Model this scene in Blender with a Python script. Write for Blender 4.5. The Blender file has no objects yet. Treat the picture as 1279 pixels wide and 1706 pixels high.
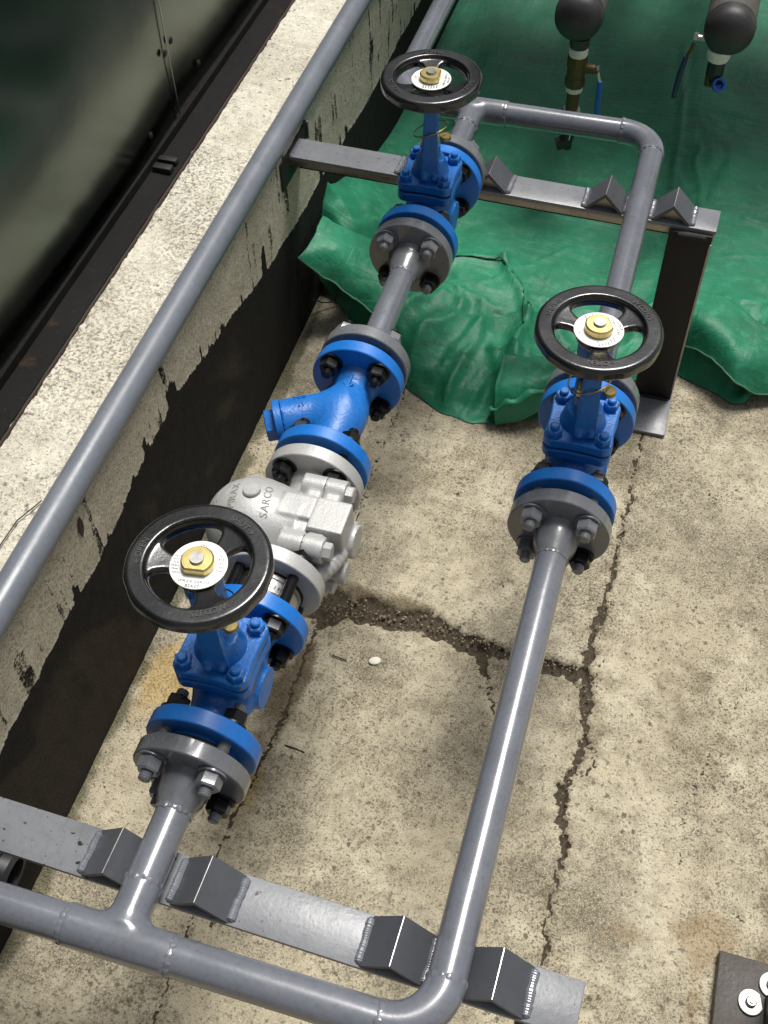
import bpy, math, random
import numpy as np
from mathutils import Matrix, Vector
random.seed(7); RNG = np.random.RandomState(11)
sc = bpy.context.scene
COL = sc.collection
# ------------------------------------------------------------------ camera, sky, sun, exposure
cam_d = bpy.data.cameras.new('camera'); cam = bpy.data.objects.new('camera', cam_d); COL.objects.link(cam)
RT = np.array([[0.95877513, 0.28317022, -0.02376728], [0.21116769, -0.76595102, -0.60722916], [-0.19015378, 0.57717733, -0.79417118]])
M = Matrix.Identity(4)
for i in range(3):
    M[i][0] = RT[0][i]; M[i][1] = -RT[1][i]; M[i][2] = -RT[2][i]
M[0][3], M[1][3], M[2][3] = 0.329, -0.2085, 1.380
cam.matrix_world = M
cam_d.sensor_fit = 'HORIZONTAL'; cam_d.sensor_width = 36.0; cam_d.lens = 36.0 * 1844.74 / 1279
cam_d.clip_start = 0.01; cam_d.clip_end = 500
sc.camera = cam
SUN_DIR = Vector((0.11, 0.36, 0.93)).normalized()
world = bpy.data.worlds.new('World'); sc.world = world; world.use_nodes = True
wn = world.node_tree.nodes; wl = world.node_tree.links
sky = wn.new('ShaderNodeTexSky'); sky.sky_type = 'NISHITA'; sky.sun_disc = False
sky.sun_elevation = math.asin(SUN_DIR.z); sky.sun_rotation = math.atan2(SUN_DIR.x, SUN_DIR.y)
sky.dust_density = 4.0; sky.air_density = 1.0
hs = wn.new('ShaderNodeHueSaturation'); hs.inputs['Saturation'].default_value = 0.35
wl.new(sky.outputs[0], hs.inputs['Color']); wl.new(hs.outputs[0], wn['Background'].inputs[0])
wn['Background'].inputs[1].default_value = 0.064
sl = bpy.data.lights.new('sun', 'SUN'); sl.energy = 3.2; sl.angle = math.radians(22); sl.color = (1.0, 0.975, 0.935)
sun = bpy.data.objects.new('sun', sl); COL.objects.link(sun)
sun.rotation_euler = SUN_DIR.to_track_quat('Z', 'Y').to_euler(); sun.location = (0, 1, 4)
sc.view_settings.view_transform = 'Standard'; sc.view_settings.look = 'None'; sc.view_settings.gamma = 1.0
sc.view_settings.use_curve_mapping = False; sc.view_settings.exposure = 0.42

# ------------------------------------------------------------------ measures (metres)
H = 0.3822          # height of the pipe axes
X2 = 0.2849         # second line of pipe
XW = -0.2595        # inner face of the kerb wall
ZT = 0.368          # top of the kerb wall
PR = 0.0174         # pipe radius
FR = 0.0575         # flange radius
FT = 0.018          # flange thickness
Y1, Y3, Y2 = 0.268, 0.650, 1.053     # valve centres
YE = 1.3155         # rear cross pipe

# ------------------------------------------------------------------ numeric helpers
def _h(ix, iy, iz, s):
    n = (ix * 374761393 + iy * 668265263 + iz * 2147483647 + s * 974634777) & 0xffffffff
    n = ((n ^ (n >> 13)) * 1274126177) & 0xffffffff
    n = ((n ^ (n >> 16)) * 2246822519) & 0xffffffff
    return ((n ^ (n >> 15)) & 0xffffff) / float(0xffffff)
def vnoise(x, y, z=0.0, s=0):
    x, y, z = np.broadcast_arrays(np.asarray(x, float), np.asarray(y, float), np.asarray(z, float))
    ix, iy, iz = (np.floor(a).astype(np.int64) for a in (x, y, z))
    fx, fy, fz = x - ix, y - iy, z - iz
    fx, fy, fz = (a * a * (3 - 2 * a) for a in (fx, fy, fz))
    o = 0
    for a in (0, 1):
        for b in (0, 1):
            for c in (0, 1):
                o = o + _h(ix + a, iy + b, iz + c, s) * (fx if a else 1 - fx) * (fy if b else 1 - fy) * (fz if c else 1 - fz)
    return o
def fbm(x, y, z=0.0, s=0, o=4, g=0.5):
    t = 0; a = 1.0; n = 0; f = 1.0
    for k in range(o):
        t = t + a * vnoise(np.asarray(x) * f, np.asarray(y) * f, np.asarray(z) * f, s + k * 17); n += a; a *= g; f *= 2.03
    return t / n
def sstep(a, b, x):
    t = np.clip((x - a) / (b - a), 0, 1); return t * t * (3 - 2 * t)
def seg_dist(x, y, poly, widths=None):
    """distance to a polyline and the width interpolated along it"""
    best = np.full(np.shape(x), 1e9); bw = np.zeros(np.shape(x))
    for i in range(len(poly) - 1):
        ax, ay = poly[i]; bx, by = poly[i + 1]
        dx, dy = bx - ax, by - ay
        t = np.clip(((x - ax) * dx + (y - ay) * dy) / (dx * dx + dy * dy), 0, 1)
        d = np.hypot(x - ax - t * dx, y - ay - t * dy)
        w = widths[i] + (widths[i + 1] - widths[i]) * t if widths is not None else 0 * t
        m = d < best
        best = np.where(m, d, best); bw = np.where(m, w, bw)
    return best, bw

# ------------------------------------------------------------------ mesh helpers (each returns verts, faces)
def frame(d):
    d = np.asarray(d, float); d = d / np.linalg.norm(d)
    a = np.array([0, 0, 1.0]) if abs(d[2]) < 0.9 else np.array([1.0, 0, 0])
    u = np.cross(a, d); u /= np.linalg.norm(u); v = np.cross(d, u)
    return u, v, d
def lathe(o, d, prof, n=48, rot=0.0, cap=True):
    """profile of (distance along the axis, radius) turned round the axis"""
    u, v, d = frame(d); o = np.asarray(o, float)
    t = rot + np.arange(n) * 2 * np.pi / n
    V = []; F = []
    for a, r in prof:
        for k in t:
            V.append(o + d * a + (u * math.cos(k) + v * math.sin(k)) * r)
    m = len(prof)
    for i in range(m - 1):
        for j in range(n):
            F.append((i * n + j, i * n + (j + 1) % n, (i + 1) * n + (j + 1) % n, (i + 1) * n + j))
    if cap:
        F.append(tuple(range(n - 1, -1, -1))); F.append(tuple((m - 1) * n + j for j in range(n)))
    return np.array(V), F
def tube(path, r, n=32, cap=True):
    P = np.asarray(path, float); m = len(P)
    R = np.full(m, r) if np.isscalar(r) else np.asarray(r)
    T = np.gradient(P, axis=0); T /= np.linalg.norm(T, axis=1)[:, None]
    u, v, _ = frame(T[0]); V = []; F = []
    for i in range(m):
        u = u - T[i] * (u @ T[i]); u /= np.linalg.norm(u); v = np.cross(T[i], u)
        for k in range(n):
            a = 2 * np.pi * k / n
            V.append(P[i] + (u * math.cos(a) + v * math.sin(a)) * R[i])
    for i in range(m - 1):
        for j in range(n):
            F.append((i * n + j, i * n + (j + 1) % n, (i + 1) * n + (j + 1) % n, (i + 1) * n + j))
    if cap:
        F.append(tuple(range(n - 1, -1, -1))); F.append(tuple((m - 1) * n + j for j in range(n)))
    return np.array(V), F
def box(lo, hi):
    lo = np.array(lo, float); hi = np.array(hi, float)
    V = np.array([[(lo, hi)[a][0], (lo, hi)[b][1], (lo, hi)[c][2]] for a in (0, 1) for b in (0, 1) for c in (0, 1)])
    return V, [(0, 1, 3, 2), (4, 6, 7, 5), (0, 4, 5, 1), (2, 3, 7, 6), (0, 2, 6, 4), (1, 5, 7, 3)]
def bbox_bev(lo, hi, b=0.0015):
    """box with chamfered edges"""
    import bmesh
    bm = bmesh.new(); V, F = box(lo, hi)
    vs = [bm.verts.new(v) for v in V]
    for f in F: bm.faces.new([vs[i] for i in f])
    bmesh.ops.recalc_face_normals(bm, faces=bm.faces)
    bmesh.ops.bevel(bm, geom=list(bm.edges), offset=b, segments=2, affect='EDGES', profile=0.5)
    bm.verts.index_update()
    V = np.array([v.co[:] for v in bm.verts]); F = [tuple(v.index for v in f.verts) for f in bm.faces]; bm.free()
    return V, F
def prism(poly, z0, z1, ch=0.0):
    """outline in xy pulled up from z0 to z1 with a small chamfer"""
    P = np.asarray(poly, float); n = len(P); c = P.mean(0)
    nrm = np.roll(P, -1, 0) - np.roll(P, 1, 0); nrm = np.c_[nrm[:, 1], -nrm[:, 0]]; nrm /= np.linalg.norm(nrm, axis=1)[:, None]
    rings = [(P - nrm * ch, z0), (P, z0 + ch), (P, z1 - ch), (P - nrm * ch, z1)] if ch else [(P, z0), (P, z1)]
    V = np.concatenate([np.c_[q, np.full(n, z)] for q, z in rings]); F = []
    for i in range(len(rings) - 1):
        for j in range(n):
            F.append((i * n + j, i * n + (j + 1) % n, (i + 1) * n + (j + 1) % n, (i + 1) * n + j))
    F.append(tuple(range(n - 1, -1, -1))); F.append(tuple((len(rings) - 1) * n + j for j in range(n)))
    return V, F
def join(*parts):
    V = []; F = []; o = 0
    for v, f in parts:
        V.append(v); F += [tuple(i + o for i in q) for q in f]; o += len(v)
    return np.concatenate(V), F
def xf(vf, R=None, t=(0, 0, 0)):
    v, f = vf
    if R is not None: v = v @ np.array(R).T
    return v + np.array(t), f
def rotz(a):
    c, s = math.cos(a), math.sin(a); return np.array([[c, -s, 0], [s, c, 0], [0, 0, 1]])
def rotx(a):
    c, s = math.cos(a), math.sin(a); return np.array([[1, 0, 0], [0, c, -s], [0, s, c]])
def ellipsoid(c, r, n=10, m=7):
    V = [(c[0], c[1], c[2] + r[2])]; F = []
    for i in range(1, m):
        p = math.pi * i / m
        for j in range(n):
            a = 2 * math.pi * j / n
            V.append((c[0] + r[0] * math.sin(p) * math.cos(a), c[1] + r[1] * math.sin(p) * math.sin(a), c[2] + r[2] * math.cos(p)))
    V.append((c[0], c[1], c[2] - r[2])); L = len(V) - 1
    for j in range(n):
        F.append((0, 1 + j, 1 + (j + 1) % n)); F.append((L, L - n + (j + 1) % n, L - n + j))
    for i in range(m - 2):
        for j in range(n):
            F.append((1 + i * n + j, 1 + (i + 1) * n + j, 1 + (i + 1) * n + (j + 1) % n, 1 + i * n + (j + 1) % n))
    return np.array(V), F
# signed distance shapes and a surface-nets mesher for cast bodies
def s_cyl(P, a, b, r0, r1=None):
    a = np.array(a, float); b = np.array(b, float); L = np.linalg.norm(b - a); d = (b - a) / L
    q = P - a; t = q @ d; rad = np.linalg.norm(q - t[:, None] * d, axis=1)
    r = r0 if r1 is None else r0 + (r1 - r0) * np.clip(t / L, 0, 1)
    dx = rad - r; dy = np.abs(t - L / 2) - L / 2
    return np.minimum(np.maximum(dx, dy), 0) + np.hypot(np.maximum(dx, 0), np.maximum(dy, 0))
def s_box(P, c, h, r=0.0):
    q = np.abs(P - np.array(c)) - np.array(h) + r
    return np.linalg.norm(np.maximum(q, 0), axis=1) + np.minimum(q.max(1), 0) - r
def s_ell(P, c, r):
    q = (P - np.array(c)) / np.array(r); k = np.linalg.norm(q, axis=1); g = np.linalg.norm(q / np.array(r), axis=1) + 1e-9
    return k * (k - 1) / g
def smin(a, b, k):
    h = np.clip(0.5 + 0.5 * (b - a) / k, 0, 1); return b + (a - b) * h - k * h * (1 - h)
def smax(a, b, k): return -smin(-a, -b, k)
def snet(f, lo, hi, h):
    lo = np.array(lo, float); hi = np.array(hi, float); n = np.ceil((hi - lo) / h).astype(int) + 1
    ax = [lo[i] + h * np.arange(n[i]) for i in range(3)]
    G = np.stack(np.meshgrid(*ax, indexing='ij'), -1); S = f(G.reshape(-1, 3)).reshape(n)
    pos = np.zeros(tuple(n - 1) + (3,)); cnt = np.zeros(tuple(n - 1))
    corners = [(a, b, c) for a in (0, 1) for b in (0, 1) for c in (0, 1)]
    def sub(A, c): return A[c[0]:c[0] + n[0] - 1, c[1]:c[1] + n[1] - 1, c[2]:c[2] + n[2] - 1]
    for c in corners:
        for k in range(3):
            if c[k] == 0:
                d = list(c); d[k] = 1
                s0, s1 = sub(S, c), sub(S, d); m = (s0 < 0) != (s1 < 0)
                t = np.where(m, s0 / np.where(m, s0 - s1, 1), 0)
                for q in range(3):
                    pos[..., q] += np.where(m, c[q] + (t if q == k else 0), 0)
                cnt += m
    act = cnt > 0; idx = -np.ones(act.shape, int); idx[act] = np.arange(act.sum())
    ijk = np.argwhere(act); V = lo + h * (ijk + pos[act] / cnt[act][:, None])
    F = []
    for k in range(3):
        a, b = [(1, 2), (2, 0), (0, 1)][k]
        sl0 = [slice(1, n[q] - 1) for q in range(3)]; sl1 = list(sl0)
        sl0[k] = slice(0, n[k] - 1); sl1[k] = slice(1, n[k])
        s0, s1 = S[tuple(sl0)], S[tuple(sl1)]
        m = (s0 < 0) != (s1 < 0); I = np.argwhere(m)
        base = I.copy(); base[:, a] += 1; base[:, b] += 1
        def cell(da, db):
            q = base.copy(); q[:, a] -= da; q[:, b] -= db; return idx[q[:, 0], q[:, 1], q[:, 2]]
        Q = np.stack([cell(1, 1), cell(0, 1), cell(0, 0), cell(1, 0)], 1)
        fl = s0[m] > 0; Q[fl] = Q[fl][:, ::-1]; F.append(Q)
    F = np.concatenate(F)
    for _ in range(2):
        e = h * 0.2; s = f(V); g = np.stack([f(V + e * np.eye(3)[q]) - f(V - e * np.eye(3)[q]) for q in range(3)], 1) / (2 * e)
        V = V - np.clip(s, -h, h)[:, None] * g / np.maximum((g * g).sum(1), 0.25)[:, None]
    return V, [tuple(int(i) for i in q) for q in F]

def mesh(name, vf, mat, sharp=26, attrs=None):
    v, f = vf
    me = bpy.data.meshes.new(name); me.from_pydata([tuple(map(float, p)) for p in v], [], f)
    if mat is not None: me.materials.append(mat)
    me.polygons.foreach_set('use_smooth', [True] * len(me.polygons))
    me.update()
    if sharp: me.set_sharp_from_angle(angle=math.radians(sharp))
    for k, a in (attrs or {}).items():
        at = me.attributes.new(k, 'FLOAT', 'POINT'); at.data.foreach_set('value', np.asarray(a, np.float32))
    return me
def root(name, loc, label, cat, group=None, rz=0.0):
    o = bpy.data.objects.new(name, None); COL.objects.link(o); o.location = loc; o.rotation_euler = (0, 0, rz)
    o.empty_display_size = 0.03; o['label'] = label; o['category'] = cat
    if group: o['group'] = group
    return o
def wpos(o):
    p = np.zeros(3)
    while o is not None: p = p + np.array(o.location); o = o.parent
    return p
def part(name, vf, mat, parent, sharp=26, label=None, attrs=None):
    """vertices in world coordinates, hung under parent (translation only)"""
    v, f = vf; me = mesh(name, (np.asarray(v) - wpos(parent), f), mat, sharp, attrs)
    o = bpy.data.objects.new(name, me); COL.objects.link(o); o.parent = parent
    if label: o['label'] = label
    return o
def inst(name, me, parent, loc, rot=None):
    o = bpy.data.objects.new(name, me); COL.objects.link(o); o.parent = parent
    o.location = Vector(loc) - Vector(wpos(parent))
    if rot is not None: o.rotation_euler = rot
    return o
def solo(name, vf, mat, loc, label, cat, group=None, sharp=26, attrs=None):
    v, f = vf; me = mesh(name, (np.asarray(v) - np.array(loc), f), mat, sharp, attrs)
    o = bpy.data.objects.new(name, me); COL.objects.link(o); o.location = loc
    o['label'] = label; o['category'] = cat
    if group: o['group'] = group
    return o
_gl = {}
def glyph(ch, size, ext):
    k = (ch, size, ext)
    if k not in _gl:
        cu = bpy.data.curves.new('t', 'FONT'); cu.body = ch; cu.size = size; cu.extrude = ext; cu.resolution_u = 3
        ob = bpy.data.objects.new('t', cu); me = bpy.data.meshes.new_from_object(ob)
        V = np.array([v.co[:] for v in me.vertices]).reshape(-1, 3); F = [tuple(p.vertices) for p in me.polygons]
        bpy.data.objects.remove(ob); bpy.data.curves.remove(cu); bpy.data.meshes.remove(me); _gl[k] = (V, F)
    return _gl[k]
def text_line(s, size, ext=0.0004, gap=0.12, bold=0.0):
    """letters laid along +x, centred; returns list of (centre x, verts about that centre, faces)"""
    out = []; x = 0.0
    for ch in s:
        if ch == ' ': x += size * 0.35; continue
        V, F = glyph(ch, size, ext)
        w = V[:, 0].max() - V[:, 0].min(); c = (V[:, 0].max() + V[:, 0].min()) / 2
        out.append([x + w / 2, V - np.array([c, 0, 0]), F]); x += w + size * gap
    tot = x - size * gap
    for q in out: q[0] -= tot / 2
    return out
def arc_text(s, size, R, ang, z, ext=0.0004):
    """letters round a circle, tops outward, read clockwise, centred at angle ang"""
    parts = []
    for cx, V, F in text_line(s, size, ext):
        a = ang - cx / R
        ex = np.array([math.sin(a), -math.cos(a), 0]); ey = np.array([math.cos(a), math.sin(a), 0])
        W = ey * (R - size * 0.35) + V[:, :1] * ex + V[:, 1:2] * ey + np.c_[0 * V[:, 0], 0 * V[:, 0], V[:, 2] + z]
        parts.append((W, F))
    return join(*parts)
def flat_text(s, size, o, ex, ey, ext=0.0003):
    o = np.array(o, float); ex = np.array(ex, float); ey = np.array(ey, float); ez = np.cross(ex, ey); parts = []
    for cx, V, F in text_line(s, size, ext):
        parts.append((o + (V[:, :1] + cx) * ex + V[:, 1:2] * ey + V[:, 2:3] * ez, F))
    return join(*parts)

# ------------------------------------------------------------------ materials
def newmat(name):
    m = bpy.data.materials.new(name); m.use_nodes = True; nt = m.node_tree
    return m, nt, nt.nodes['Principled BSDF']
def N(nt, t, **kw):
    n = nt.nodes.new(t)
    for k, v in kw.items():
        if k in n.inputs: n.inputs[k].default_value = v
        else: setattr(n, k, v)
    return n
def noise(nt, co, scale, detail=4, rough=0.55):
    n = N(nt, 'ShaderNodeTexNoise'); n.inputs['Scale'].default_value = scale; n.inputs['Detail'].default_value = detail; n.inputs['Roughness'].default_value = rough
    nt.links.new(co, n.inputs['Vector']); return n.outputs[0]
def ramp(nt, fac, stops):
    r = N(nt, 'ShaderNodeValToRGB'); e = r.color_ramp.elements
    while len(e) < len(stops): e.new(0.5)
    for i, (p, c) in enumerate(stops):
        e[i].position = p; e[i].color = (c if len(c) == 4 else (*c, 1)) if not np.isscalar(c) else (c, c, c, 1)
    nt.links.new(fac, r.inputs[0]); return r.outputs[0]
def mix(nt, fac, a, b, mode='MIX'):
    m = N(nt, 'ShaderNodeMix', data_type='RGBA', blend_type=mode)
    for i, x in ((0, fac), (6, a), (7, b)):
        if isinstance(x, (int, float)): m.inputs[i].default_value = x
        elif isinstance(x, tuple): m.inputs[i].default_value = (*x, 1)
        else: nt.links.new(x, m.inputs[i])
    return m.outputs[2]
def math_(nt, op, a, b=0.0):
    m = N(nt, 'ShaderNodeMath', operation=op)
    for i, x in ((0, a), (1, b)):
        if isinstance(x, (int, float)): m.inputs[i].default_value = x
        else: nt.links.new(x, m.inputs[i])
    return m.outputs[0]
def bump(nt, h, dist, strength=1.0, prev=None):
    b = N(nt, 'ShaderNodeBump'); b.inputs['Distance'].default_value = dist; b.inputs['Strength'].default_value = strength
    nt.links.new(h, b.inputs['Height'])
    if prev is not None: nt.links.new(prev, b.inputs['Normal'])
    return b.outputs[0]
def coords(nt):
    # world-scale position, so that copies and parts share one grain
    return N(nt, 'ShaderNodeNewGeometry').outputs['Position']
def attr(nt, name):
    a = N(nt, 'ShaderNodeAttribute'); a.attribute_name = name; return a.outputs['Fac']

def paint(name, col, rough=0.3, grain=0.0, gd=0.0003, rust=0.0, dirt=0.25, coat=0.0, spec=0.5, metal=0.0, chip=None, speck=0.0):
    m, nt, b = newmat(name); co = coords(nt); L = nt.links.new
    n1 = noise(nt, co, 18, 5, 0.6); n2 = noise(nt, co, 160, 4, 0.6)
    dark = tuple(c * 0.45 for c in col); lite = tuple(min(1, c * 1.12 + 0.004) for c in col)
    c = mix(nt, ramp(nt, n1, [(0.35, 0.0), (0.72, 1.0)]), col, lite)
    c = mix(nt, ramp(nt, noise(nt, co, 7, 6, 0.7), [(0.50, 0.0), (0.72, 0.28)]), c, tuple(min(1, x * 1.25 + 0.02) for x in col))
    c = mix(nt, math_(nt, 'MULTIPLY', ramp(nt, n2, [(0.5, 0.0), (0.78, 1.0)]), dirt), c, dark)
    c = mix(nt, math_(nt, 'MULTIPLY', ramp(nt, noise(nt, co, 34, 6, 0.7), [(0.54, 0.0), (0.70, 1.0)]), dirt * .8), c, tuple(x * .6 + .008 for x in col))
    if rust:
        r = math_(nt, 'MULTIPLY', ramp(nt, noise(nt, co, 26, 6, 0.7), [(0.62, 0.0), (0.70, 1.0)]), rust)
        c = mix(nt, r, c, (0.22, 0.085, 0.02))
    if chip is not None:
        r = ramp(nt, noise(nt, co, 60, 6, 0.75), [(0.665, 0.0), (0.69, 1.0)])
        c = mix(nt, r, c, chip)
    if speck:
        r = ramp(nt, noise(nt, co, 240, 2, 0.5), [(0.70, 0.0), (0.73, 1.0)])
        c = mix(nt, math_(nt, 'MULTIPLY', r, speck), c, (0.02, 0.02, 0.022))
    if speck > .5:
        c = mix(nt, math_(nt, 'MULTIPLY', ramp(nt, noise(nt, co, 120, 2, .5), [(.69, 0.0), (.705, 1.0)]), ramp(nt, noise(nt, co, 9, 3), [(.46, 0.0), (.58, 1.0)])), c, (.012, .012, .013))
    L(c, b.inputs['Base Color'])
    rr = ramp(nt, n1, [(0.3, max(0.05, rough - 0.08)), (0.75, min(1, rough + 0.14))]); L(rr, b.inputs['Roughness'])
    b.inputs['Metallic'].default_value = metal; b.inputs['Specular IOR Level'].default_value = spec
    b.inputs['Coat Weight'].default_value = coat; b.inputs['Coat Roughness'].default_value = 0.12
    nb = bump(nt, noise(nt, co, 90, 3, 0.5), 0.0006, 0.25); nb = bump(nt, noise(nt, co, 28, 4, 0.6), 0.0015, 0.22, nb)
    if grain:
        nb = bump(nt, noise(nt, co, grain, 3, 0.6), gd, 0.6, nb)
    L(nb, b.inputs['Normal'])
    return m
M_GREY = paint('grey_gloss_paint', (0.128, 0.137, 0.158), 0.26, dirt=0.35, coat=0.8, speck=0.3, chip=(0.20, 0.19, 0.17))
M_GREYF = paint('grey_flange_paint', (0.132, 0.138, 0.150), 0.28, dirt=0.35, coat=0.6, grain=500, gd=0.0002)
M_BEAM = paint('grey_beam_paint', (0.165, 0.170, 0.182), 0.32, dirt=0.35, speck=0.9, grain=260, gd=0.0003)
M_VEE = paint('grey_bracket_paint', (0.060, 0.063, 0.072), 0.42, dirt=0.2)
M_RAIL = paint('grey_rail_paint', (0.140, 0.153, 0.178), 0.34, dirt=0.3, grain=700, gd=0.0001)
M_BLUE = paint('blue_cast_paint', (0.008, 0.135, 0.46), 0.34, grain=320, gd=0.0008, rust=0.6, dirt=0.55, chip=(0.10, 0.06, 0.03))
M_BLUEF = paint('blue_flange_paint', (0.009, 0.145, 0.50), 0.34, grain=600, gd=0.0002, chip=(0.16, 0.10, 0.05), dirt=0.25)
M_WHITE = paint('silver_cast_paint', (0.41, 0.408, 0.395), 0.40, grain=420, gd=0.0006, rust=0.5, dirt=0.2, metal=0.2)
M_BLACK = paint('black_gloss_paint', (0.0055, 0.0055, 0.006), 0.25, dirt=0.0, coat=0.6, grain=260, gd=0.00025)
M_NUTB = paint('black_oxide_steel', (0.0075, 0.0075, 0.008), 0.30, dirt=0.0, metal=0.3)
M_GASKET = paint('gasket', (0.012, 0.011, 0.010), 0.7)
M_STEEL = paint('bare_steel', (0.45, 0.44, 0.42), 0.3, metal=1.0, dirt=0.3)
M_MILL = paint('mill_scale_steel', (0.011, 0.0105, 0.0105), 0.58, spec=0.3, dirt=0.2, grain=200, gd=0.0003)
M_BRIGHT = paint('ground_steel', (0.30, 0.285, 0.26), 0.38, metal=0.9, dirt=0.5, rust=0.3)
M_ZINC = paint('yellow_zinc', (0.62, 0.50, 0.20), 0.28, metal=0.9, dirt=0.25)
M_WORN = paint('worn_black_letters', (0.045, 0.043, 0.041), 0.5, dirt=0.4)
M_WIRE = paint('brass_wire', (0.33, 0.26, 0.10), 0.4, metal=0.8, dirt=0.4)
M_PLATE = paint('nameplate_metal', (0.72, 0.71, 0.68), 0.42, metal=0.25, dirt=0.12)
M_INK = paint('plate_ink', (0.02, 0.02, 0.022), 0.6)
M_LETTER = paint('cast_letter_shade', (0.23, 0.225, 0.21), 0.6)  # raised letters share the casting paint; darker here for their shading and dirt
M_BRASS = paint('old_brass', (0.10, 0.068, 0.026), 0.42, metal=0.5, dirt=0.6, rust=0.4)
M_TAPE = paint('thread_tape', (0.74, 0.72, 0.66), 0.7, dirt=0.5, rust=0.4, grain=300, gd=0.0008)
M_VESSEL = paint('grey_header_paint', (0.032, 0.030, 0.031), 0.45, dirt=0.4, grain=300, gd=0.0003)
M_VESSELR = paint('worn_header_paint', (0.085, 0.078, 0.065), 0.6, dirt=0.6, rust=0.25, grain=300, gd=0.0006)
M_PLBLUE = paint('blue_plastic', (0.012, 0.11, 0.48), 0.35)
M_PLDARK = paint('dark_blue_plastic', (0.008, 0.028, 0.085), 0.4)
M_PLBLK = paint('black_plastic', (0.012, 0.012, 0.013), 0.4)
M_RUSTY = paint('rusty_base_plate', (0.040, 0.030, 0.024), 0.55, dirt=0.6, rust=0.5, grain=200, gd=0.0008)
M_WASH = paint('galvanised_washer', (0.52, 0.50, 0.44), 0.45, metal=0.4, dirt=0.5, rust=0.3)
M_TWIG = paint('dry_twig', (0.022, 0.017, 0.012), 0.8)
M_STONE = paint('pale_stone', (0.62, 0.58, 0.50), 0.8, grain=400, gd=0.001)
M_DARKST = paint('dark_pitted_steel', (0.0080, 0.0073, 0.0070), 0.8, spec=0.2, dirt=0.5, grain=420, gd=0.0022, chip=(0.045, 0.037, 0.032), rust=0.12)
M_RUSTED = paint('rusty_edge', (0.045, 0.028, 0.02), 0.85, dirt=0.5, grain=300, gd=0.001)

def concrete_mat(name, lo, mid, hi, pit=1.0, attrs=(), wall=False):
    m, nt, b = newmat(name); co = coords(nt); L = nt.links.new
    big = noise(nt, co, 5, 5, 0.6); med = noise(nt, co, 38, 5, 0.65); fin = noise(nt, co, 330, 3, 0.6); grit = noise(nt, co, 760, 2, 0.6)
    gr = noise(nt, co, 5.5, 8, 0.72)
    c = mix(nt, ramp(nt, big, [(0.34, 0.0), (0.66, 1.0)]), mid, hi)
    c = mix(nt, ramp(nt, gr, [(0.46, 0.0), (0.66, 0.85)]), c, lo)
    c = mix(nt, ramp(nt, med, [(0.45, 0.0), (0.72, 0.7)]), c, lo)
    sp = math_(nt, 'ADD', fin, math_(nt, 'MULTIPLY', math_(nt, 'SUBTRACT', gr, 0.5), 0.45))
    va = ramp(nt, noise(nt, co, 3.2, 6, 0.65), [(0.36, 0.55), (0.60, 1.0)])
    c = mix(nt, ramp(nt, noise(nt, co, 2.6, 9, 0.72), [(0.50, 0.0), (0.64, 0.60 if not wall else 0.2)]), c, tuple(x * 0.72 for x in lo))
    c = mix(nt, math_(nt, 'MULTIPLY', va, ramp(nt, sp, [(0.51, 0.0), (0.62, 0.85)] if not wall else [(0.55, 0.0), (0.66, 0.7)])), c, tuple(x * 0.20 for x in mid))
    c = mix(nt, ramp(nt, grit, [(0.32, 0.75), (0.44, 0.0)]), c, tuple(min(1, x * 1.3) for x in hi))
    spot = ramp(nt, noise(nt, co, 150, 2, 0.5), [(0.62, 0.0), (0.67, 1.0)])
    c = mix(nt, math_(nt, 'MULTIPLY', spot, 0.62 * pit), c, tuple(x * 0.22 for x in mid))
    if wall:
        pt = math_(nt, 'MULTIPLY', attr(nt, 'pits'), ramp(nt, noise(nt, co, 210, 2, 0.6), [(0.49, 0.0), (0.57, 1.0)]))
        c = mix(nt, math_(nt, 'MULTIPLY', pt, .85), c, tuple(x * 0.20 for x in mid))
    v = N(nt, 'ShaderNodeTexVoronoi'); v.inputs['Scale'].default_value = 62; L(co, v.inputs['Vector'])
    vd = math_(nt, 'ADD', v.outputs['Distance'], math_(nt, 'MULTIPLY', math_(nt, 'SUBTRACT', noise(nt, co, 300, 2), 0.5), 0.5))
    vm = math_(nt, 'MULTIPLY', ramp(nt, vd, [(0.13, 1.0), (0.24, 0.0)]), ramp(nt, noise(nt, co, 13, 3), [(0.48, 0.0), (0.60, 1.0)]))
    c = mix(nt, math_(nt, 'MULTIPLY', vm, 0.8 * pit), c, tuple(x * 0.17 for x in mid))
    for nm, col, amt in attrs:
        av = math_(nt, 'ADD', attr(nt, nm), math_(nt, 'MULTIPLY', math_(nt, 'SUBTRACT', math_(nt, 'ADD', math_(nt, 'MULTIPLY', fin, .5), math_(nt, 'MULTIPLY', med, .5)), .5), 1.5 if nm in ('dirt', 'tar_shade') else 1.1))
        av = ramp(nt, av, [(.40, 0.0), (.58, 1.0)]) if nm in ('dirt', 'tar_shade') else ramp(nt, av, [(.18, 0.0), (.95, 1.0)])
        c = mix(nt, math_(nt, 'MULTIPLY', av, amt), c, mix(nt, ramp(nt, fin, [(0.4, 0.0), (0.68, 1.0)]), col, tuple(x * 0.45 for x in col)))
    L(c, b.inputs['Base Color'])
    rg = ramp(nt, med, [(0.3, 0.78), (0.7, 0.95)]); L(rg, b.inputs['Roughness']); b.inputs['Specular IOR Level'].default_value = 0.25
    nb = bump(nt, fin, 0.0016 * pit, 0.75); nb = bump(nt, spot, 0.0014, -0.7, nb)
    if wall: nb = bump(nt, pt, 0.003, -0.9, nb)
    nb = bump(nt, vm, 0.0018, -0.7, nb); nb = bump(nt, grit, 0.0006, 0.6, nb); nb = bump(nt, med, 0.004, 0.3, nb)
    L(nb, b.inputs['Normal'])
    return m
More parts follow.
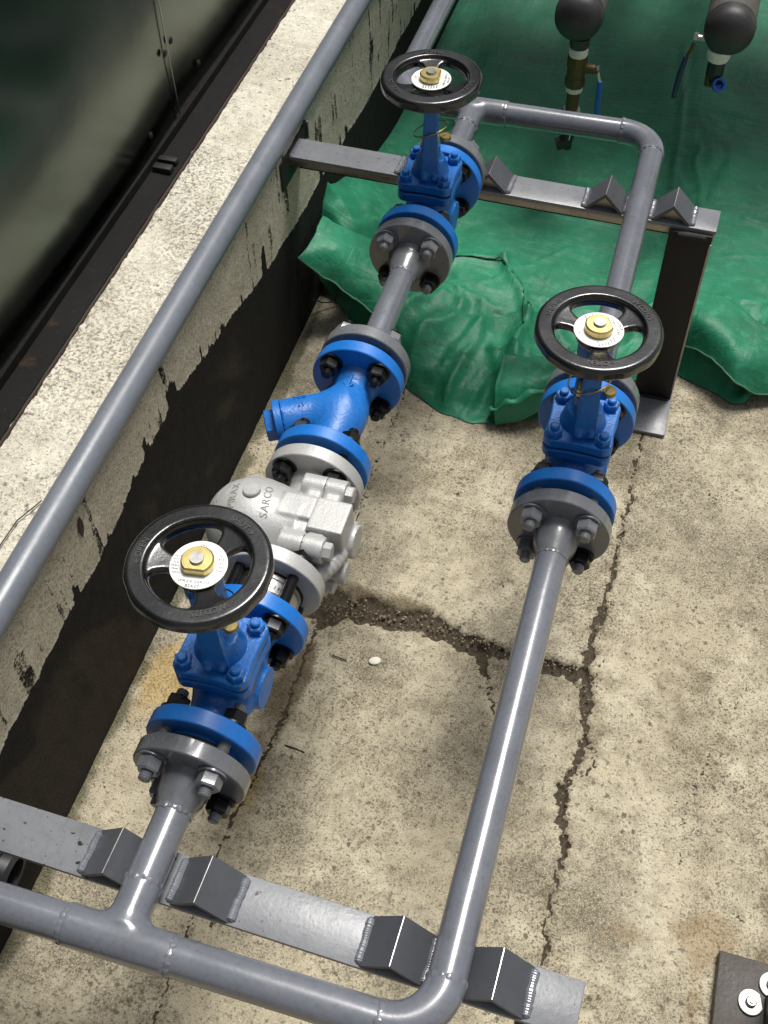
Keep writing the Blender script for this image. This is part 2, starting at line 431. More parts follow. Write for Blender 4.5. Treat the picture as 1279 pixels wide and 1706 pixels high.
M_FLOOR = concrete_mat('floor_concrete', (0.175, 0.147, 0.098), (0.385, 0.334, 0.230), (0.54, 0.485, 0.36), 1.0,
                       (('rust', (0.27, 0.17, 0.075), 0.42), ('yellow', (0.50, 0.33, 0.10), 0.55), ('damp', (0.115, 0.085, 0.045), 0.8), ('moss', (0.10, 0.095, 0.05), 0.8), ('dirt', (0.070, 0.054, 0.034), 0.97)))
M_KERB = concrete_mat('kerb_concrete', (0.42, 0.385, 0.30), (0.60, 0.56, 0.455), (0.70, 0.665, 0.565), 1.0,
                      (('grime_shade', (0.50, 0.465, 0.375), 0.85), ('tar_shade', (0.0075, 0.0070, 0.0062), 0.995), ('brown', (0.042, 0.033, 0.024), 0.8)), wall=True)
def tarp_mat():
    m, nt, b = newmat('green_tarpaulin'); co = coords(nt); L = nt.links.new
    a = noise(nt, co, 7, 6, 0.65); d = noise(nt, co, 40, 5, 0.7)
    c = mix(nt, ramp(nt, a, [(0.3, 0.0), (0.72, 1.0)]), (0.0085, 0.132, 0.064), (0.018, 0.225, 0.115))
    c = mix(nt, ramp(nt, d, [(0.52, 0.0), (0.78, 0.65)]), c, (0.065, 0.31, 0.17))
    c = mix(nt, ramp(nt, noise(nt, co, 15, 5, 0.7), [(0.56, 0.0), (0.75, 0.6)]), c, (0.035, 0.062, 0.028))
    L(c, b.inputs['Base Color']); L(ramp(nt, d, [(0.3, 0.42), (0.7, 0.62)]), b.inputs['Roughness'])
    # woven grain under the coating
    w = N(nt, 'ShaderNodeTexWave'); w.inputs['Scale'].default_value = 260; w.inputs['Distortion'].default_value = 1.0; L(co, w.inputs['Vector'])
    nb = bump(nt, w.outputs['Fac'], 0.0002, 0.3); nb = bump(nt, noise(nt, co, 55, 5, 0.6), 0.003, 0.3, nb)
    for sx, sy, am in ((7, 60, .0030), (55, 9, .0030), (30, 95, .0012)):
        mp = N(nt, 'ShaderNodeMapping'); mp.inputs['Scale'].default_value = (sx, sy, 30); mp.inputs['Rotation'].default_value = (0, 0, .5); L(co, mp.inputs['Vector'])
        nz = N(nt, 'ShaderNodeTexNoise'); nz.inputs['Scale'].default_value = 1.0; nz.inputs['Detail'].default_value = 3; nz.inputs['Distortion'].default_value = 1.6; L(mp.outputs[0], nz.inputs['Vector'])
        nb = bump(nt, nz.outputs[0], am, .38, nb)
    L(nb, b.inputs['Normal']); b.inputs['Specular IOR Level'].default_value = 0.4
    return m
M_TARP = tarp_mat()
M_HEM = paint('tarp_hem', (0.055, 0.16, 0.085), 0.6, dirt=0.6)
M_SEAM = paint('tarp_stitching', (0.012, 0.040, 0.022), 0.8)
def panel_mat():
    m, nt, b = newmat('stainless_cladding'); co = coords(nt); L = nt.links.new
    mp = N(nt, 'ShaderNodeMapping'); mp.inputs['Scale'].default_value = (1, 1.2, 160); L(co, mp.inputs['Vector'])
    n = noise(nt, mp.outputs[0], 3, 3, 0.5); s = noise(nt, co, 4, 4, 0.6)
    c = mix(nt, ramp(nt, s, [(0.3, 0.0), (0.7, 1.0)]), (0.10, 0.125, 0.108), (0.15, 0.172, 0.148))
    L(c, b.inputs['Base Color']); b.inputs['Metallic'].default_value = 1.0
    L(ramp(nt, s, [(0.3, 0.17), (0.7, 0.27)]), b.inputs['Roughness'])
    L(bump(nt, s, 0.01, 0.10, bump(nt, n, 0.0002, 0.15)), b.inputs['Normal'])
    return m
M_PANEL = panel_mat()

# ------------------------------------------------------------------ floor
def grid_faces(nx, ny):
    i = np.arange(nx - 1)[:, None]; j = np.arange(ny - 1)[None]
    a = (i * ny + j).ravel(); return [tuple(q) for q in np.stack([a, a + ny, a + ny + 1, a + 1], 1).tolist()]
def make_floor():
    st = 0.003; xs = np.arange(-0.27, 0.76, st); ys = np.arange(-0.25, 1.46, st)
    X, Y = np.meshgrid(xs, ys, indexing='ij')
    wx = X + 0.014 * (fbm(X * 38, Y * 38, 0, 1) - 0.5) + 0.016 * (fbm(X * 130, Y * 130, 0, 2) - 0.5)
    wy = Y + 0.014 * (fbm(X * 38, Y * 38, 0, 3) - 0.5) + 0.016 * (fbm(X * 130, Y * 130, 0, 4) - 0.5)
    Z = 0.0016 * (fbm(X * 9, Y * 9, 0, 5) - 0.5) * 4 + 0.0022 * (fbm(X * 75, Y * 75, 0, 6) - 0.5)
    dirt = np.zeros_like(X)
    def crack(poly, w, depth, soft=1.6, gain=1.0):
        nonlocal Z, dirt
        d, ww = seg_dist(wx, wy, poly, w)
        ww = ww * (0.55 + 0.9 * vnoise(X * 46, Y * 46, 0, 9))
        k = 1 - sstep(0.75, soft, d / np.maximum(ww, 1e-5))
        Z = Z - depth * k * (0.7 + 0.6 * vnoise(X * 160, Y * 160, 0, 10)); dirt = np.maximum(dirt, k * gain)
    crack([(.361, 1.46), (.361, 1.012), (.363, .874), (.362, .769), (.350, .658), (.354, .588), (.370, .498), (.356, .422), (.366, .349), (.370, .249), (.372, .17), (.376, -.25)],
          [.0012, .0015, .0018, .002, .0045, .006, .004, .0035, .003, .002, .0015, .001], .006)
    crack([(-.11, .640), (-.061, .620), (-.033, .607), (.035, .612), (.126, .611), (.201, .598), (.254, .595), (.34, .594), (.356, .605)],
          [.016, .026, .024, .020, .015, .011, .009, .007, .006], .009, 1.5)
    crack([(.205, .592), (.214, .571), (.226, .545)], [.011, .007, .0012], .006)
    crack([(.226, .545), (.236, .515), (.247, .49)], [.0015, .0015, .0006], .003)
    crack([(.263, .596), (.30, .607), (.335, .59), (.352, .562)], [.001, .0015, .0015, .0015], .003, 1.6, .6)
    crack([(.372, .490), (.383, .486), (.386, .465), (.378, .447), (.364, .442)], [.0014, .0018, .002, .0015, .001], .003)
    crack([(.357, .416), (.356, .404)], [.006, .007], .005)
    crack([(.366, .350), (.368, .334)], [.005, .004], .004)
    crack([(.567, .639), (.535, .526), (.517, .442), (.512, .359)], [.0006, .0008, .0009, .0012], .002, 2.2, .62)
    crack([(-.041, 1.46), (-.043, .929), (-.036, .60), (-.034, .42), (-.042, .328), (-.053, .241), (-.050, .106), (-.046, .015), (-.045, -.25)],
          [.0012, .0012, .0015, .0022, .0018, .0015, .0022, .0015, .0012], .003, 1.7, .85)
    for k in range(46):                                   # small chips and worn hollows
        cx, cy = RNG.uniform(-.2, .7), RNG.uniform(-.1, 1.2); r = RNG.uniform(.002, .0055)
        d = np.hypot((wx - cx) * RNG.uniform(.6, 1.4), (wy - cy) * RNG.uniform(.6, 1.4))
        q = 1 - sstep(r * .5, r * 1.2, d); Z -= .0022 * q; dirt = np.maximum(dirt, .6 * q)
    g = lambda cx, cy, rx, ry: np.exp(-((X - cx) / rx) ** 2 - ((Y - cy) / ry) ** 2)
    nz = fbm(X * 16, Y * 16, 0, 20); nz2 = fbm(X * 55, Y * 55, 0, 21)
    br = lambda f, a=.25, b=.75: sstep(a, b, f * (0.35 + 1.3 * nz) * (0.6 + 0.8 * nz2))
    damp = br(.9 * g(.03, .625, .12, .035) + g(-.055, .43, .035, .085) + .8 * g(-.035, .50, .02, .05) + .5 * g(-.15, .62, .12, .05) + .25 * g(.2, -.02, .4, .07), .25, .9)  # damp along the trench; darker patches by the first valve and front pipe
    damp = np.maximum(damp, .55 * br(1.0 - sstep(.0, .03, np.abs(Y - .607)) * 1.0, .3, 1) * (X < .37))
    damp = np.maximum(damp, .7 * br(sstep(.585, .64, X), .25, .9))  # darker towards the right end of the floor
    damp = np.maximum(damp, .42 * br(np.exp(-((X - .362) / .05) ** 2) * (.3 + .9 * fbm(X * 8, Y * 8, 0, 23)), .2, .9))
    damp = np.maximum(damp, .5 * br(g(.50, .50, .12, .2) * fbm(X * 9, Y * 9, 0, 24) * 1.6, .35, .95))
    rust = br(.8 * g(.48, .255, .07, .03) + 1.0 * g(.565, .285, .06, .025) + .7 * g(.55, .2, .02, .10) + .35 * g(.17, .63, .03, .05), .35, 1.0)
    yellow = br(g(-.215, .43, .05, .09) + .8 * g(-.06, .30, .05, .06) + .6 * g(-.1, .45, .06, .1), .2, .9)
    moss = br((1 - sstep(.0, .035, X - XW)) * .9 + .5 * g(-.2, .12, .08, .10) + .55 * g(-.2, .9, .09, .2), .3, .9)
    e = np.minimum.reduce([X - xs[0], xs[-1] - X, Y - ys[0], ys[-1] - Y]); Z *= sstep(0, .05, e)
    V = np.stack([X, Y, Z], -1).reshape(-1, 3); F = grid_faces(len(xs), len(ys)); n = len(V)
    B = 40.0; x0, x1, y0, y1 = xs[0], xs[-1], ys[0], ys[-1]
    c = np.array([(x, y, 0) for x in (-B, x0, x1, B) for y in (-B, y0, y1, B)])
    F += [tuple(n + q for q in (i * 4 + j, (i + 1) * 4 + j, (i + 1) * 4 + j + 1, i * 4 + j + 1)) for i in range(3) for j in range(3) if not (i == 1 and j == 1)]
    at = {k: np.r_[a.ravel(), np.zeros(16)] for k, a in dict(dirt=dirt, damp=damp, rust=rust, yellow=yellow, moss=moss).items()}
    o = bpy.data.objects.new('floor', mesh('floor', (np.r_[V, c], F), M_FLOOR, 0, at)); COL.objects.link(o); o['kind'] = 'structure'
make_floor()

# ------------------------------------------------------------------ kerb wall on the left
def make_kerb():
    # unrolled section: up the inner face, round the edge, across the top
    ys = np.r_[np.linspace(-2.5, -.3, 24), np.arange(-.29, 2.2, .005), np.linspace(2.21, 5, 24)]
    prof = []                                              # (x, z, nx, nz)
    for z in np.arange(-.06, ZT - .006, .005): prof.append((XW, z, 1, 0))
    for a in np.linspace(0, 90, 5): prof.append((XW - .005 + .005 * math.cos(math.radians(a)), ZT - .005 + .005 * math.sin(math.radians(a)), math.cos(math.radians(a)), math.sin(math.radians(a))))
    for x in np.arange(XW - .010, -.46, -.005): prof.append((x, ZT, 0, 1))
    for x in (-.6, -.9): prof.append((x, ZT, 0, 1))
    prof.append((-.9, -.06, -1, 0))
    P = np.array(prof); S, Y = np.meshgrid(np.arange(len(P)), ys, indexing='ij')
    x, z, nx, nz = (P[S, k] for k in range(4))
    top = (nz > .9) & (x > -.5)
    rough = .004 * (fbm(x * 60, Y * 60, z * 60, 31) - .5) + .0025 * (fbm(x * 190, Y * 190, z * 190, 32, 2) - .5)
    patch = np.exp(-((Y - .85) / .32) ** 2)
    rough = np.where(nz < .5, rough * .45, rough)
    rough = rough + np.where(top, (.4 + .8 * patch) * .004 * (fbm(x * 150, Y * 110, 0, 33, 3) - .55), 0)
    edge = np.exp(-np.maximum(np.hypot(x - XW, z - ZT), 0) / .010)
    chipn = sstep(.52, .75, fbm(Y * 22, Y * 0 + 3, 0, 34, 4)); rough = rough - .007 * edge * chipn
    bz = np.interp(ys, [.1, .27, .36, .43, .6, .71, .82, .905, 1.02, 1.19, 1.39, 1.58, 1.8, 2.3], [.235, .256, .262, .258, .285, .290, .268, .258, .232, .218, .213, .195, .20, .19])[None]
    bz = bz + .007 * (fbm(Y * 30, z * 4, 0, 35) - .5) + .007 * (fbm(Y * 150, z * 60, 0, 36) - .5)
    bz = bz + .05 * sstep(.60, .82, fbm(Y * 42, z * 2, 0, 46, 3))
    tar_shade = np.where(nz < .5, sstep(.003, -.002, z - bz), 0.0)
    tar_shade = np.maximum(tar_shade, np.where(nz < .5, .55 * sstep(.60, .72, fbm(Y * 60, z * 7, 0, 47, 4)), 0))
    rough = rough + .0012 * tar_shade
    # joints and hairline cracks on the top
    for poly in ([(-.46, 1.475), (-.415, 1.460), (-.355, 1.447), (-.26, 1.437)], [(-.41, 1.437), (-.36, 1.43), (-.26, 1.425)], [(-.40, .590), (-.36, .584), (-.30, .586)]):
        d, w = seg_dist(x + .010 * (fbm(x * 80, Y * 80, 0, 37) - .5), Y + .012 * (fbm(x * 60, Y * 60, 0, 38) - .5), poly, [.0022] * len(poly))
        k = np.where(top, 1 - sstep(.7, 1.8, d / .0022), 0); rough = rough - .003 * k; tar_shade = np.maximum(tar_shade, .8 * k * 0)
        edge = np.maximum(edge, k)
    tar_shade = np.maximum(tar_shade, np.where(top | (x < -.45), sstep(-.425, -.437, x), 0))  # kerb top behind the angle coloured black for the shade in the gap
    ol = 0.6 * sstep(.45, .75, fbm(Y * 12, z * 12, x * 12, 39)) * (nz < .5) 
    ol = np.maximum(ol, .8 * (edge > .8) * chipn)
    ol = np.maximum(ol, np.where(nz < .5, (.45 + .6 * fbm(Y * 20, z * 9, 0, 45)), 0))  # whole inner face toned apart from the top for its shade, over uneven grime
    brown = sstep(.44, .62, fbm(Y * 6, (z + .5 * Y) * 9, 0, 41)) * sstep(.28, .17, z) * sstep(1.15, .85, Y) * (.45 + .9 * fbm(Y * 60, z * 18, 0, 42))
    V = np.stack([x + nx * rough, Y, z + nz * rough], -1).reshape(-1, 3)
    F = grid_faces(len(P), len(ys)); n = len(ys)
    F.append(tuple(i * n for i in range(len(P)))[::-1]); F.append(tuple(i * n + n - 1 for i in range(len(P))))
    return solo('kerb_wall', (V, F), M_KERB, (XW - .2, .6, 0), 'pale concrete kerb wall with black tarred lower face, carrying the grey rail pipe', 'wall', None, 0,
                dict(tar_shade=tar_shade.ravel(), pits=(np.clip(.15 + 1.1 * patch, 0, 1) * top * np.clip(1.6 * fbm(x * 12, Y * 12, 0, 44) - .2, 0, 1)).ravel(), grime_shade=ol.ravel(), brown=(brown * tar_shade).ravel()))
make_kerb()

# steel angle on top of the kerb, in front of the cladding
def make_angle():
    r = root('steel_angle', (-.42, .9, ZT), 'black pitted steel angle lying along the kerb top below the shiny cladding', 'steel angle')
    ys = np.arange(-1.0, 3.4, .012)
    def strip(prof, s, amp):
        P = np.array(prof); S, Y = np.meshgrid(np.arange(len(P)), ys, indexing='ij')
        x, z = P[S, 0], P[S, 1]; j = amp * (fbm(x * 70, Y * 45, z * 70, s) - .5)
        n = len(ys); F = grid_faces(len(P), n); F += [tuple((len(P) - 1) * n + q for q in (0,)) + (0,)] if False else []
        for k in range(n - 1): F.append(((len(P) - 1) * n + k, k, k + 1, (len(P) - 1) * n + k + 1))
        F.append(tuple(i * n for i in range(len(P)))[::-1]); F.append(tuple(i * n + n - 1 for i in range(len(P))))
        return np.stack([x + j, Y, z + j * .7], -1).reshape(-1, 3), F
    part('flat_leg', strip([(-.4335, ZT - .004), (-.396, ZT - .004), (-.3955, ZT + .004), (-.4335, ZT + .006)], 51, .003), M_DARKST, r)
    part('upright_leg', strip([(-.4385, ZT - .004), (-.4340, ZT - .004), (-.4340, ZT + .019), (-.4385, ZT + .019)], 52, .0014), M_DARKST, r)
    part('rusty_lip', strip([(-.3945, ZT - .004), (-.3905, ZT - .004), (-.3915, ZT + .0035), (-.3945, ZT + .0035)], 53, .004), M_RUSTED, r, label='rust brown crumbling edge of the steel angle')
    part('clip', bbox_bev((-.432, 1.050, ZT + .003), (-.402, 1.064, ZT + .014), .002), M_MILL, r)
    part('clip', bbox_bev((-.432, 1.071, ZT + .003), (-.402, 1.083, ZT + .014), .002), M_MILL, r)
make_angle()

# stainless cladding behind
def make_panel():
    r = root('metal_cladding', (-.452, 1.0, ZT), 'tall shiny stainless steel cladding with riveted vertical seam behind the kerb', 'metal cladding')
    def sheet(y0, y1, x, wob):
        ys = np.linspace(y0, y1, 50); zs = np.linspace(ZT + .004, ZT + 1.1, 30)
        Y, Z = np.meshgrid(ys, zs, indexing='ij'); w = wob * (fbm(Y * 3.2, Z * 3.2, 0, 61, 2) - .5)
        n = len(zs); A = np.stack([x + w, Y, Z], -1).reshape(-1, 3); B_ = A - np.array([.0015, 0, 0]); m = len(A)
        F = grid_faces(50, 30); F2 = [tuple(m + i for i in q[::-1]) for q in F]
        rim = [i * n for i in range(50)] + [49 * n + j for j in range(1, n)] + [i * n + n - 1 for i in range(48, -1, -1)] + [j for j in range(n - 2, 0, -1)]
        F3 = [(rim[(k + 1) % len(rim)], rim[k], m + rim[k], m + rim[(k + 1) % len(rim)]) for k in range(len(rim))]
        return np.r_[A, B_], F + F2 + F3
    part('sheet', sheet(-1.6, 1.2035, -.4520, .010), M_PANEL, r, 30)
    part('sheet', sheet(1.196, 3.6, -.4545, .010), M_PANEL, r, 30)
    part('seam_strip', bbox_bev((-.4518, 1.2005, ZT + .004), (-.4504, 1.2032, ZT + 1.1), .0004), M_STEEL, r)
    me = mesh('rivet', lathe((0, 0, 0), (1, 0, 0), [(0, .0056), (.0012, .0056), (.0024, .0042), (.003, .0018)], 14), M_MILL)
    for y, z in ((1.190, .482), (1.220, .486), (1.298, .404), (1.099, .400), (1.190, .60), (1.218, .60)):
        inst('rivet', me, r, (-.4515 if y < 1.2 else -.4540, y, z))
make_panel()

# ------------------------------------------------------------------ shared small meshes
def hexnut(AF, h):
    r = AF / math.sqrt(3)
    a = lathe((0, 0, 0), (0, -1, 0), [(0, r * .93), (h * .12, r), (h * .86, r), (h, r * .88)], 6, .3)
    return a
ME_NUT = {k: mesh('hex_nut', join(hexnut(.0215, .0135), lathe((0, .0022, 0), (0, -1, 0), [(0, .0142), (.0003, .0146), (.0022, .0146), (.0023, .0140)], 24)), m, 30) for k, m in (('g', M_GREYF), ('b', M_NUTB))}
ME_NUTB = {k: mesh('hex_nut', join((hexnut(.0215, .0135)[0] * np.array([1, -1, 1]), [q[::-1] for q in hexnut(.0215, .0135)[1]]), lathe((0, -.0022, 0), (0, 1, 0), [(0, .0142), (.0003, .0146), (.0022, .0146), (.0023, .0140)], 24)), m, 30) for k, m in (('g', M_GREYF), ('b', M_NUTB))}
def thread(y0, y1, r=.0064, pitch=.0022):
    n = int((y1 - y0) / pitch); pr = [(0, r * .75), (.001, r * .93)]
    for i in range(n): pr += [(.001 + (i + .25) * (y1 - y0 - .002) / n, r), (.001 + (i + .75) * (y1 - y0 - .002) / n, r * .9)]
    pr += [(y1 - y0 - .001, r * .93), (y1 - y0, r * .75)]
    return lathe((0, y0, 0), (0, 1, 0), pr, 14)
_st = {}
def bolts(owner, x, z, ya, yb, fa, fb, rot=45, tip=.009):
    """four studs through the joint; ya and yb are the outer faces, fa and fb the finish of the nuts"""
    for k in range(4):
        a = math.radians(rot + 90 * k); px, pz = x + .0425 * math.cos(a), z + .0425 * math.sin(a)
        L = round(yb - ya, 4)
        if (L, fa) not in _st: _st[(L, fa)] = mesh('stud_bolt', thread(-.0155 - tip, L + .0155 + tip), M_NUTB if fa == 'b' else M_GREYF, 30)
        s = inst('stud_bolt', _st[(L, fa)], owner, (px, ya, pz))
        n1 = inst('hex_nut', ME_NUT[fa if k < 2 or fa == 'b' else 'b' if random.random() < .5 else fa], s, (px, ya - .0023, pz), (0, random.uniform(0, 1), 0))
        n2 = inst('hex_nut', ME_NUTB[fb], s, (px, yb + .0023, pz), (0, random.uniform(0, 1), 0))
def flange_prof(t=FT, R=FR):
    b = .0014; return [(0, R - .020), (0, R - b), (b * .4, R - b * .35), (b, R), (t - b, R), (t - b * .4, R - b * .35), (t, R - b), (t, R - .020)]
def flange_at(x, y, z, t=FT): return lathe((x, y, z), (0, 1, 0), flange_prof(t), 72)
def neck(x, y, z, s):
    """weld-neck hub starting on a flange face at y and running in direction s"""
    return lathe((x, y, z), (0, s, 0), [(-.002, .031), (.001, .0290), (.004, .0268), (.010, .0252), (.022, .0232), (.033, PR + .0008), (.036, PR + .0004)], 48)
def weld_ring(c, d, R=PR, amp=.0013, seed=0):
    u, v, w = frame(d); V = []; F = []; n, m = 72, 8
    for i in range(n):
        a = 2 * math.pi * i / n
        lump = .80 + .16 * math.sin(i * .55 + seed) + .12 * math.sin(i * 1.3 + seed * 3) + .25 * random.random()
        sh = .0012 * (random.random() - .5)
        for j in range(m):
            b = 2 * math.pi * j / m
            V.append(np.array(c) + (u * math.cos(a) + v * math.sin(a)) * (R - .0006 + amp * 1.5 * lump * math.cos(b)) + w * (sh + .0036 * lump * math.sin(b)))
    for i in range(n):
        for j in range(m):
            F.append((i * m + j, i * m + (j + 1) % m, ((i + 1) % n) * m + (j + 1) % m, ((i + 1) % n) * m + j))
    return np.array(V), F
def weld_line(p0, p1, w=.004, h=.003, pitch=.0022):
    """continuous rippled bead"""
    p0, p1 = np.array(p0, float), np.array(p1, float); L = np.linalg.norm(p1 - p0); n = max(16, int(L / pitch * 5)); t = np.linspace(0, 1, n); ph = random.random() * 6
    rip = .92 + .07 * np.abs(np.sin(t * L / pitch * math.pi + ph)) + .55 * (fbm(t * L * 110 + ph * 9, 0.5, 0, 8, 3) - .5); rip *= np.minimum(1, np.minimum(t, 1 - t) * 14 + .35)
    P = p0 + (p1 - p0) * t[:, None]; P[:, 0] += .0016 * (vnoise(t * L * 90 + ph * 5, 2.5) - .5)
    v, f = tube(P, w * rip, 10); v[:, 2] = p0[2] + (v[:, 2] - p0[2]) * h / w
    return v, f
def elbow(c, a, b, R, r, n=14):
    """quarter bend about corner c: comes in along a and leaves along b"""
    c, a, b = (np.array(q, float) for q in (c, a, b)); o = c - a * R + b * R
    return [o + (-b * R) * math.cos(t) + (a * R) * math.sin(t) for t in np.linspace(0, math.pi / 2, n)]
def tee_body(c, k=.012):
    """run along x with a branch to +y or -y; smooth crotch"""
    c = np.array(c)
    def f(s):
        def g(P):
            q = P - c
            return smin(s_cyl(q, (-.050, 0, 0), (.050, 0, 0), PR + .0016), s_cyl(q, (0, s * .012, 0), (0, s * .052, 0), PR + .0008), k)
        return g
    return f

# ------------------------------------------------------------------ front pipework: cross pipe, tee, elbow, long pipe
def pipe_seg(p0, p1, r=PR, n=40):
    return tube([p0, tuple((np.array(p0) + np.array(p1)) / 2), p1], r, n)
YF1 = Y1 - .080 - .013 - FT          # outer face of the first grey flange
fp = root('grey_pipework', (X2, 0, H - PR), 'glossy grey welded pipework whose cross pipe runs beside the pitted, bracketed beam', 'pipe')
part('cross_pipe', pipe_seg((-1.2, 0, H), (-.051, 0, H)), M_GREY, fp)
part('cross_pipe', pipe_seg((.051, 0, H), (X2 - .046, 0, H)), M_GREY, fp)
part('tee', snet(tee_body((0, 0, H), .011)(1), (-.054, -.030, H - .030), (.054, .056, H + .030), .0025), M_GREY, fp, 40)
part('branch_pipe', pipe_seg((0, .050, H), (0, YF1 - .034, H)), M_GREY, fp)
part('elbow', tube(elbow((X2, 0, H), (1, 0, 0), (0, 1, 0), .046, 0), PR + .0008, 40), M_GREY, fp)
YF3 = Y3 - .080 - .013 - FT
part('long_pipe', pipe_seg((X2, .046, H), (X2, YF3 - .034, H)), M_GREY, fp)
for c, d in (((-.051, 0, H), (1, 0, 0)), ((.051, 0, H), (1, 0, 0)), ((0, .052, H), (0, 1, 0)), ((X2 - .046, 0, H), (1, 0, 0)), ((X2, .046, H), (0, 1, 0)), ((0, YF1 - .035, H), (0, 1, 0)), ((X2, YF3 - .035, H), (0, 1, 0))):
    part('weld_bead', weld_ring(c, d, seed=c[0] * 9 + c[1] * 5), M_GREY, fp)
def grey_flange(owner, x, y, s, code=None):
    """weld-neck flange; y is the outer face, s the direction the hub points"""
    y0 = y if s < 0 else y - FT
    o = part('flange', join(flange_at(x, y0, H), neck(x, y, H, s), lathe((x, y0 + (FT if s < 0 else 0), H), (0, -s, 0), [(0, .0365), (.0060 if s < 0 else .0022, .0365)], 40)), M_GREYF, owner)
    if code:
        ps = []
        for cx, V, F in text_line(code, .009, .0003):
            a = math.radians(112) - cx / FR; n = np.array([math.cos(a), 0, math.sin(a)]); t = np.array([math.sin(a), 0, -math.cos(a)])
            ps.append((np.array([x, y0 + .0135, H]) + n * FR + V[:, :1] * t + V[:, 1:2] * np.array([0, -1, 0]) * -1 * -1 + V[:, 2:3] * n, F))
        part('stamp', join(*ps), M_BEAM, o)
    return o
grey_flange(fp, 0, YF1, -1, 'HG/T 20')
grey_flange(fp, X2, YF3, -1, 'B 40 RF')
bolts(fp, 0, H, YF1, Y1 - .080 + FT, 'g', 'b')
bolts(fp, X2, H, YF3, Y3 - .080 + FT, 'g', 'b')

# middle spool between the strainer and the rear valve
YS0 = .558; YS1 = YS0 + .160          # strainer faces
YG = YS1 + .011                        # grey flange inner face
YF2 = Y2 - .080 - .011 - FT
ms = root('pipe_spool', (0, (YG + YF2) / 2, H - FR), 'short straight grey pipe with flange at both ends between strainer and rear valve', 'pipe')
part('pipe', pipe_seg((0, YG + FT + .034, H), (0, YF2 - .034, H)), M_GREY, ms)
grey_flange(ms, 0, YG + FT, 1, 'PN40')
grey_flange(ms, 0, YF2, -1, 'HG/T')
part('weld_bead', weld_ring((0, YF2 - .035, H), (0, 1, 0)), M_GREY, ms); part('weld_bead', weld_ring((0, YG + FT + .035, H), (0, 1, 0)), M_GREY, ms)
bolts(ms, 0, H, YF2, Y2 - .080 + FT, 'g', 'b')
bolts(ms, 0, H, YS1 - FT, YG + FT, 'b', 'g')

# rear loop
YR2 = Y2 + .080 + .009; YR3 = Y3 + .080 + .012
XL = -.127
rl = root('grey_pipework', (X2, YE, H - PR), 'grey welded pipe loop on the far beam, turning two corners above the green tarpaulin', 'pipe')
grey_flange(rl, 0, YR2 + FT, 1); grey_flange(rl, X2, YR3 + FT, 1)
part('pipe', pipe_seg((0, YR2 + FT + .034, H), (0, YE - .051, H)), M_GREY, rl)
part('tee', snet(tee_body((0, YE, H), .010)(-1), (-.054, YE - .056, H - .030), (.054, YE + .030, H + .030), .0028), M_GREY, rl, 40)
part('cross_pipe', pipe_seg((.049, YE, H), (X2 - .05, YE, H)), M_GREY, rl)
part('cross_pipe', pipe_seg((-.049, YE, H), (XL + .05, YE, H)), M_GREY, rl)
part('elbow', tube(elbow((X2, YE, H), (1, 0, 0), (0, -1, 0), .052, 0), PR + .001, 40), M_GREY, rl)
part('elbow', tube(elbow((XL, YE, H), (-1, 0, 0), (0, 1, 0), .052, 0), PR + .001, 40), M_GREY, rl)
part('pipe', pipe_seg((X2, YE - .052, H), (X2, YR3 + FT + .034, H)), M_GREY, rl)
part('pipe', pipe_seg((XL, YE + .052, H), (XL, 3.6, H)), M_GREY, rl)
for c, d in (((0, YE - .052, H), (0, 1, 0)), ((.051, YE, H), (1, 0, 0)), ((X2 - .052, YE, H), (1, 0, 0)), ((X2, YE - .052, H), (0, 1, 0)), ((XL, YE + .054, H), (0, 1, 0)), ((0, YR2 + FT + .035, H), (0, 1, 0))):
    part('weld_bead', weld_ring(c, d, PR + .0004, seed=c[0] * 7), M_GREY, rl)
bolts(rl, 0, H, Y2 + .080 - FT, YR2 + FT, 'b', 'g'); bolts(rl, X2, H, Y3 + .080 - FT, YR3 + FT, 'b', 'g')

# ------------------------------------------------------------------ globe valve (prototype at the origin of its axis)
def lobed(h, r, dip, n=14):
    """square with round corners and slightly hollow sides"""
    P = []
    for q in range(4):
        a0 = math.pi / 2 * q; cx, cy = [(1, 1), (-1, 1), (-1, -1), (1, -1)][q]; cx *= h - r; cy *= h - r
        for t in np.linspace(0, math.pi / 2, n): P.append((cx + r * math.cos(a0 + t), cy + r * math.sin(a0 + t)))
        nx, ny = [(0, 1), (-1, 0), (0, -1), (1, 0)][q]; tx, ty = -ny, nx
        for s in np.linspace(1, -1, 11)[1:-1]:
            k = dip * (1 - s * s) ; P.append((nx * (h - k) - tx * 0 + (cx if nx == 0 else 0) * 0 + (ny * s * (h - r) if nx == 0 else 0), ny * (h - k) + (-nx * -1 * s * (h - r) * 0 if ny == 0 else 0) + (0 if nx == 0 else -nx * s * (h - r))))
    return np.array(P)
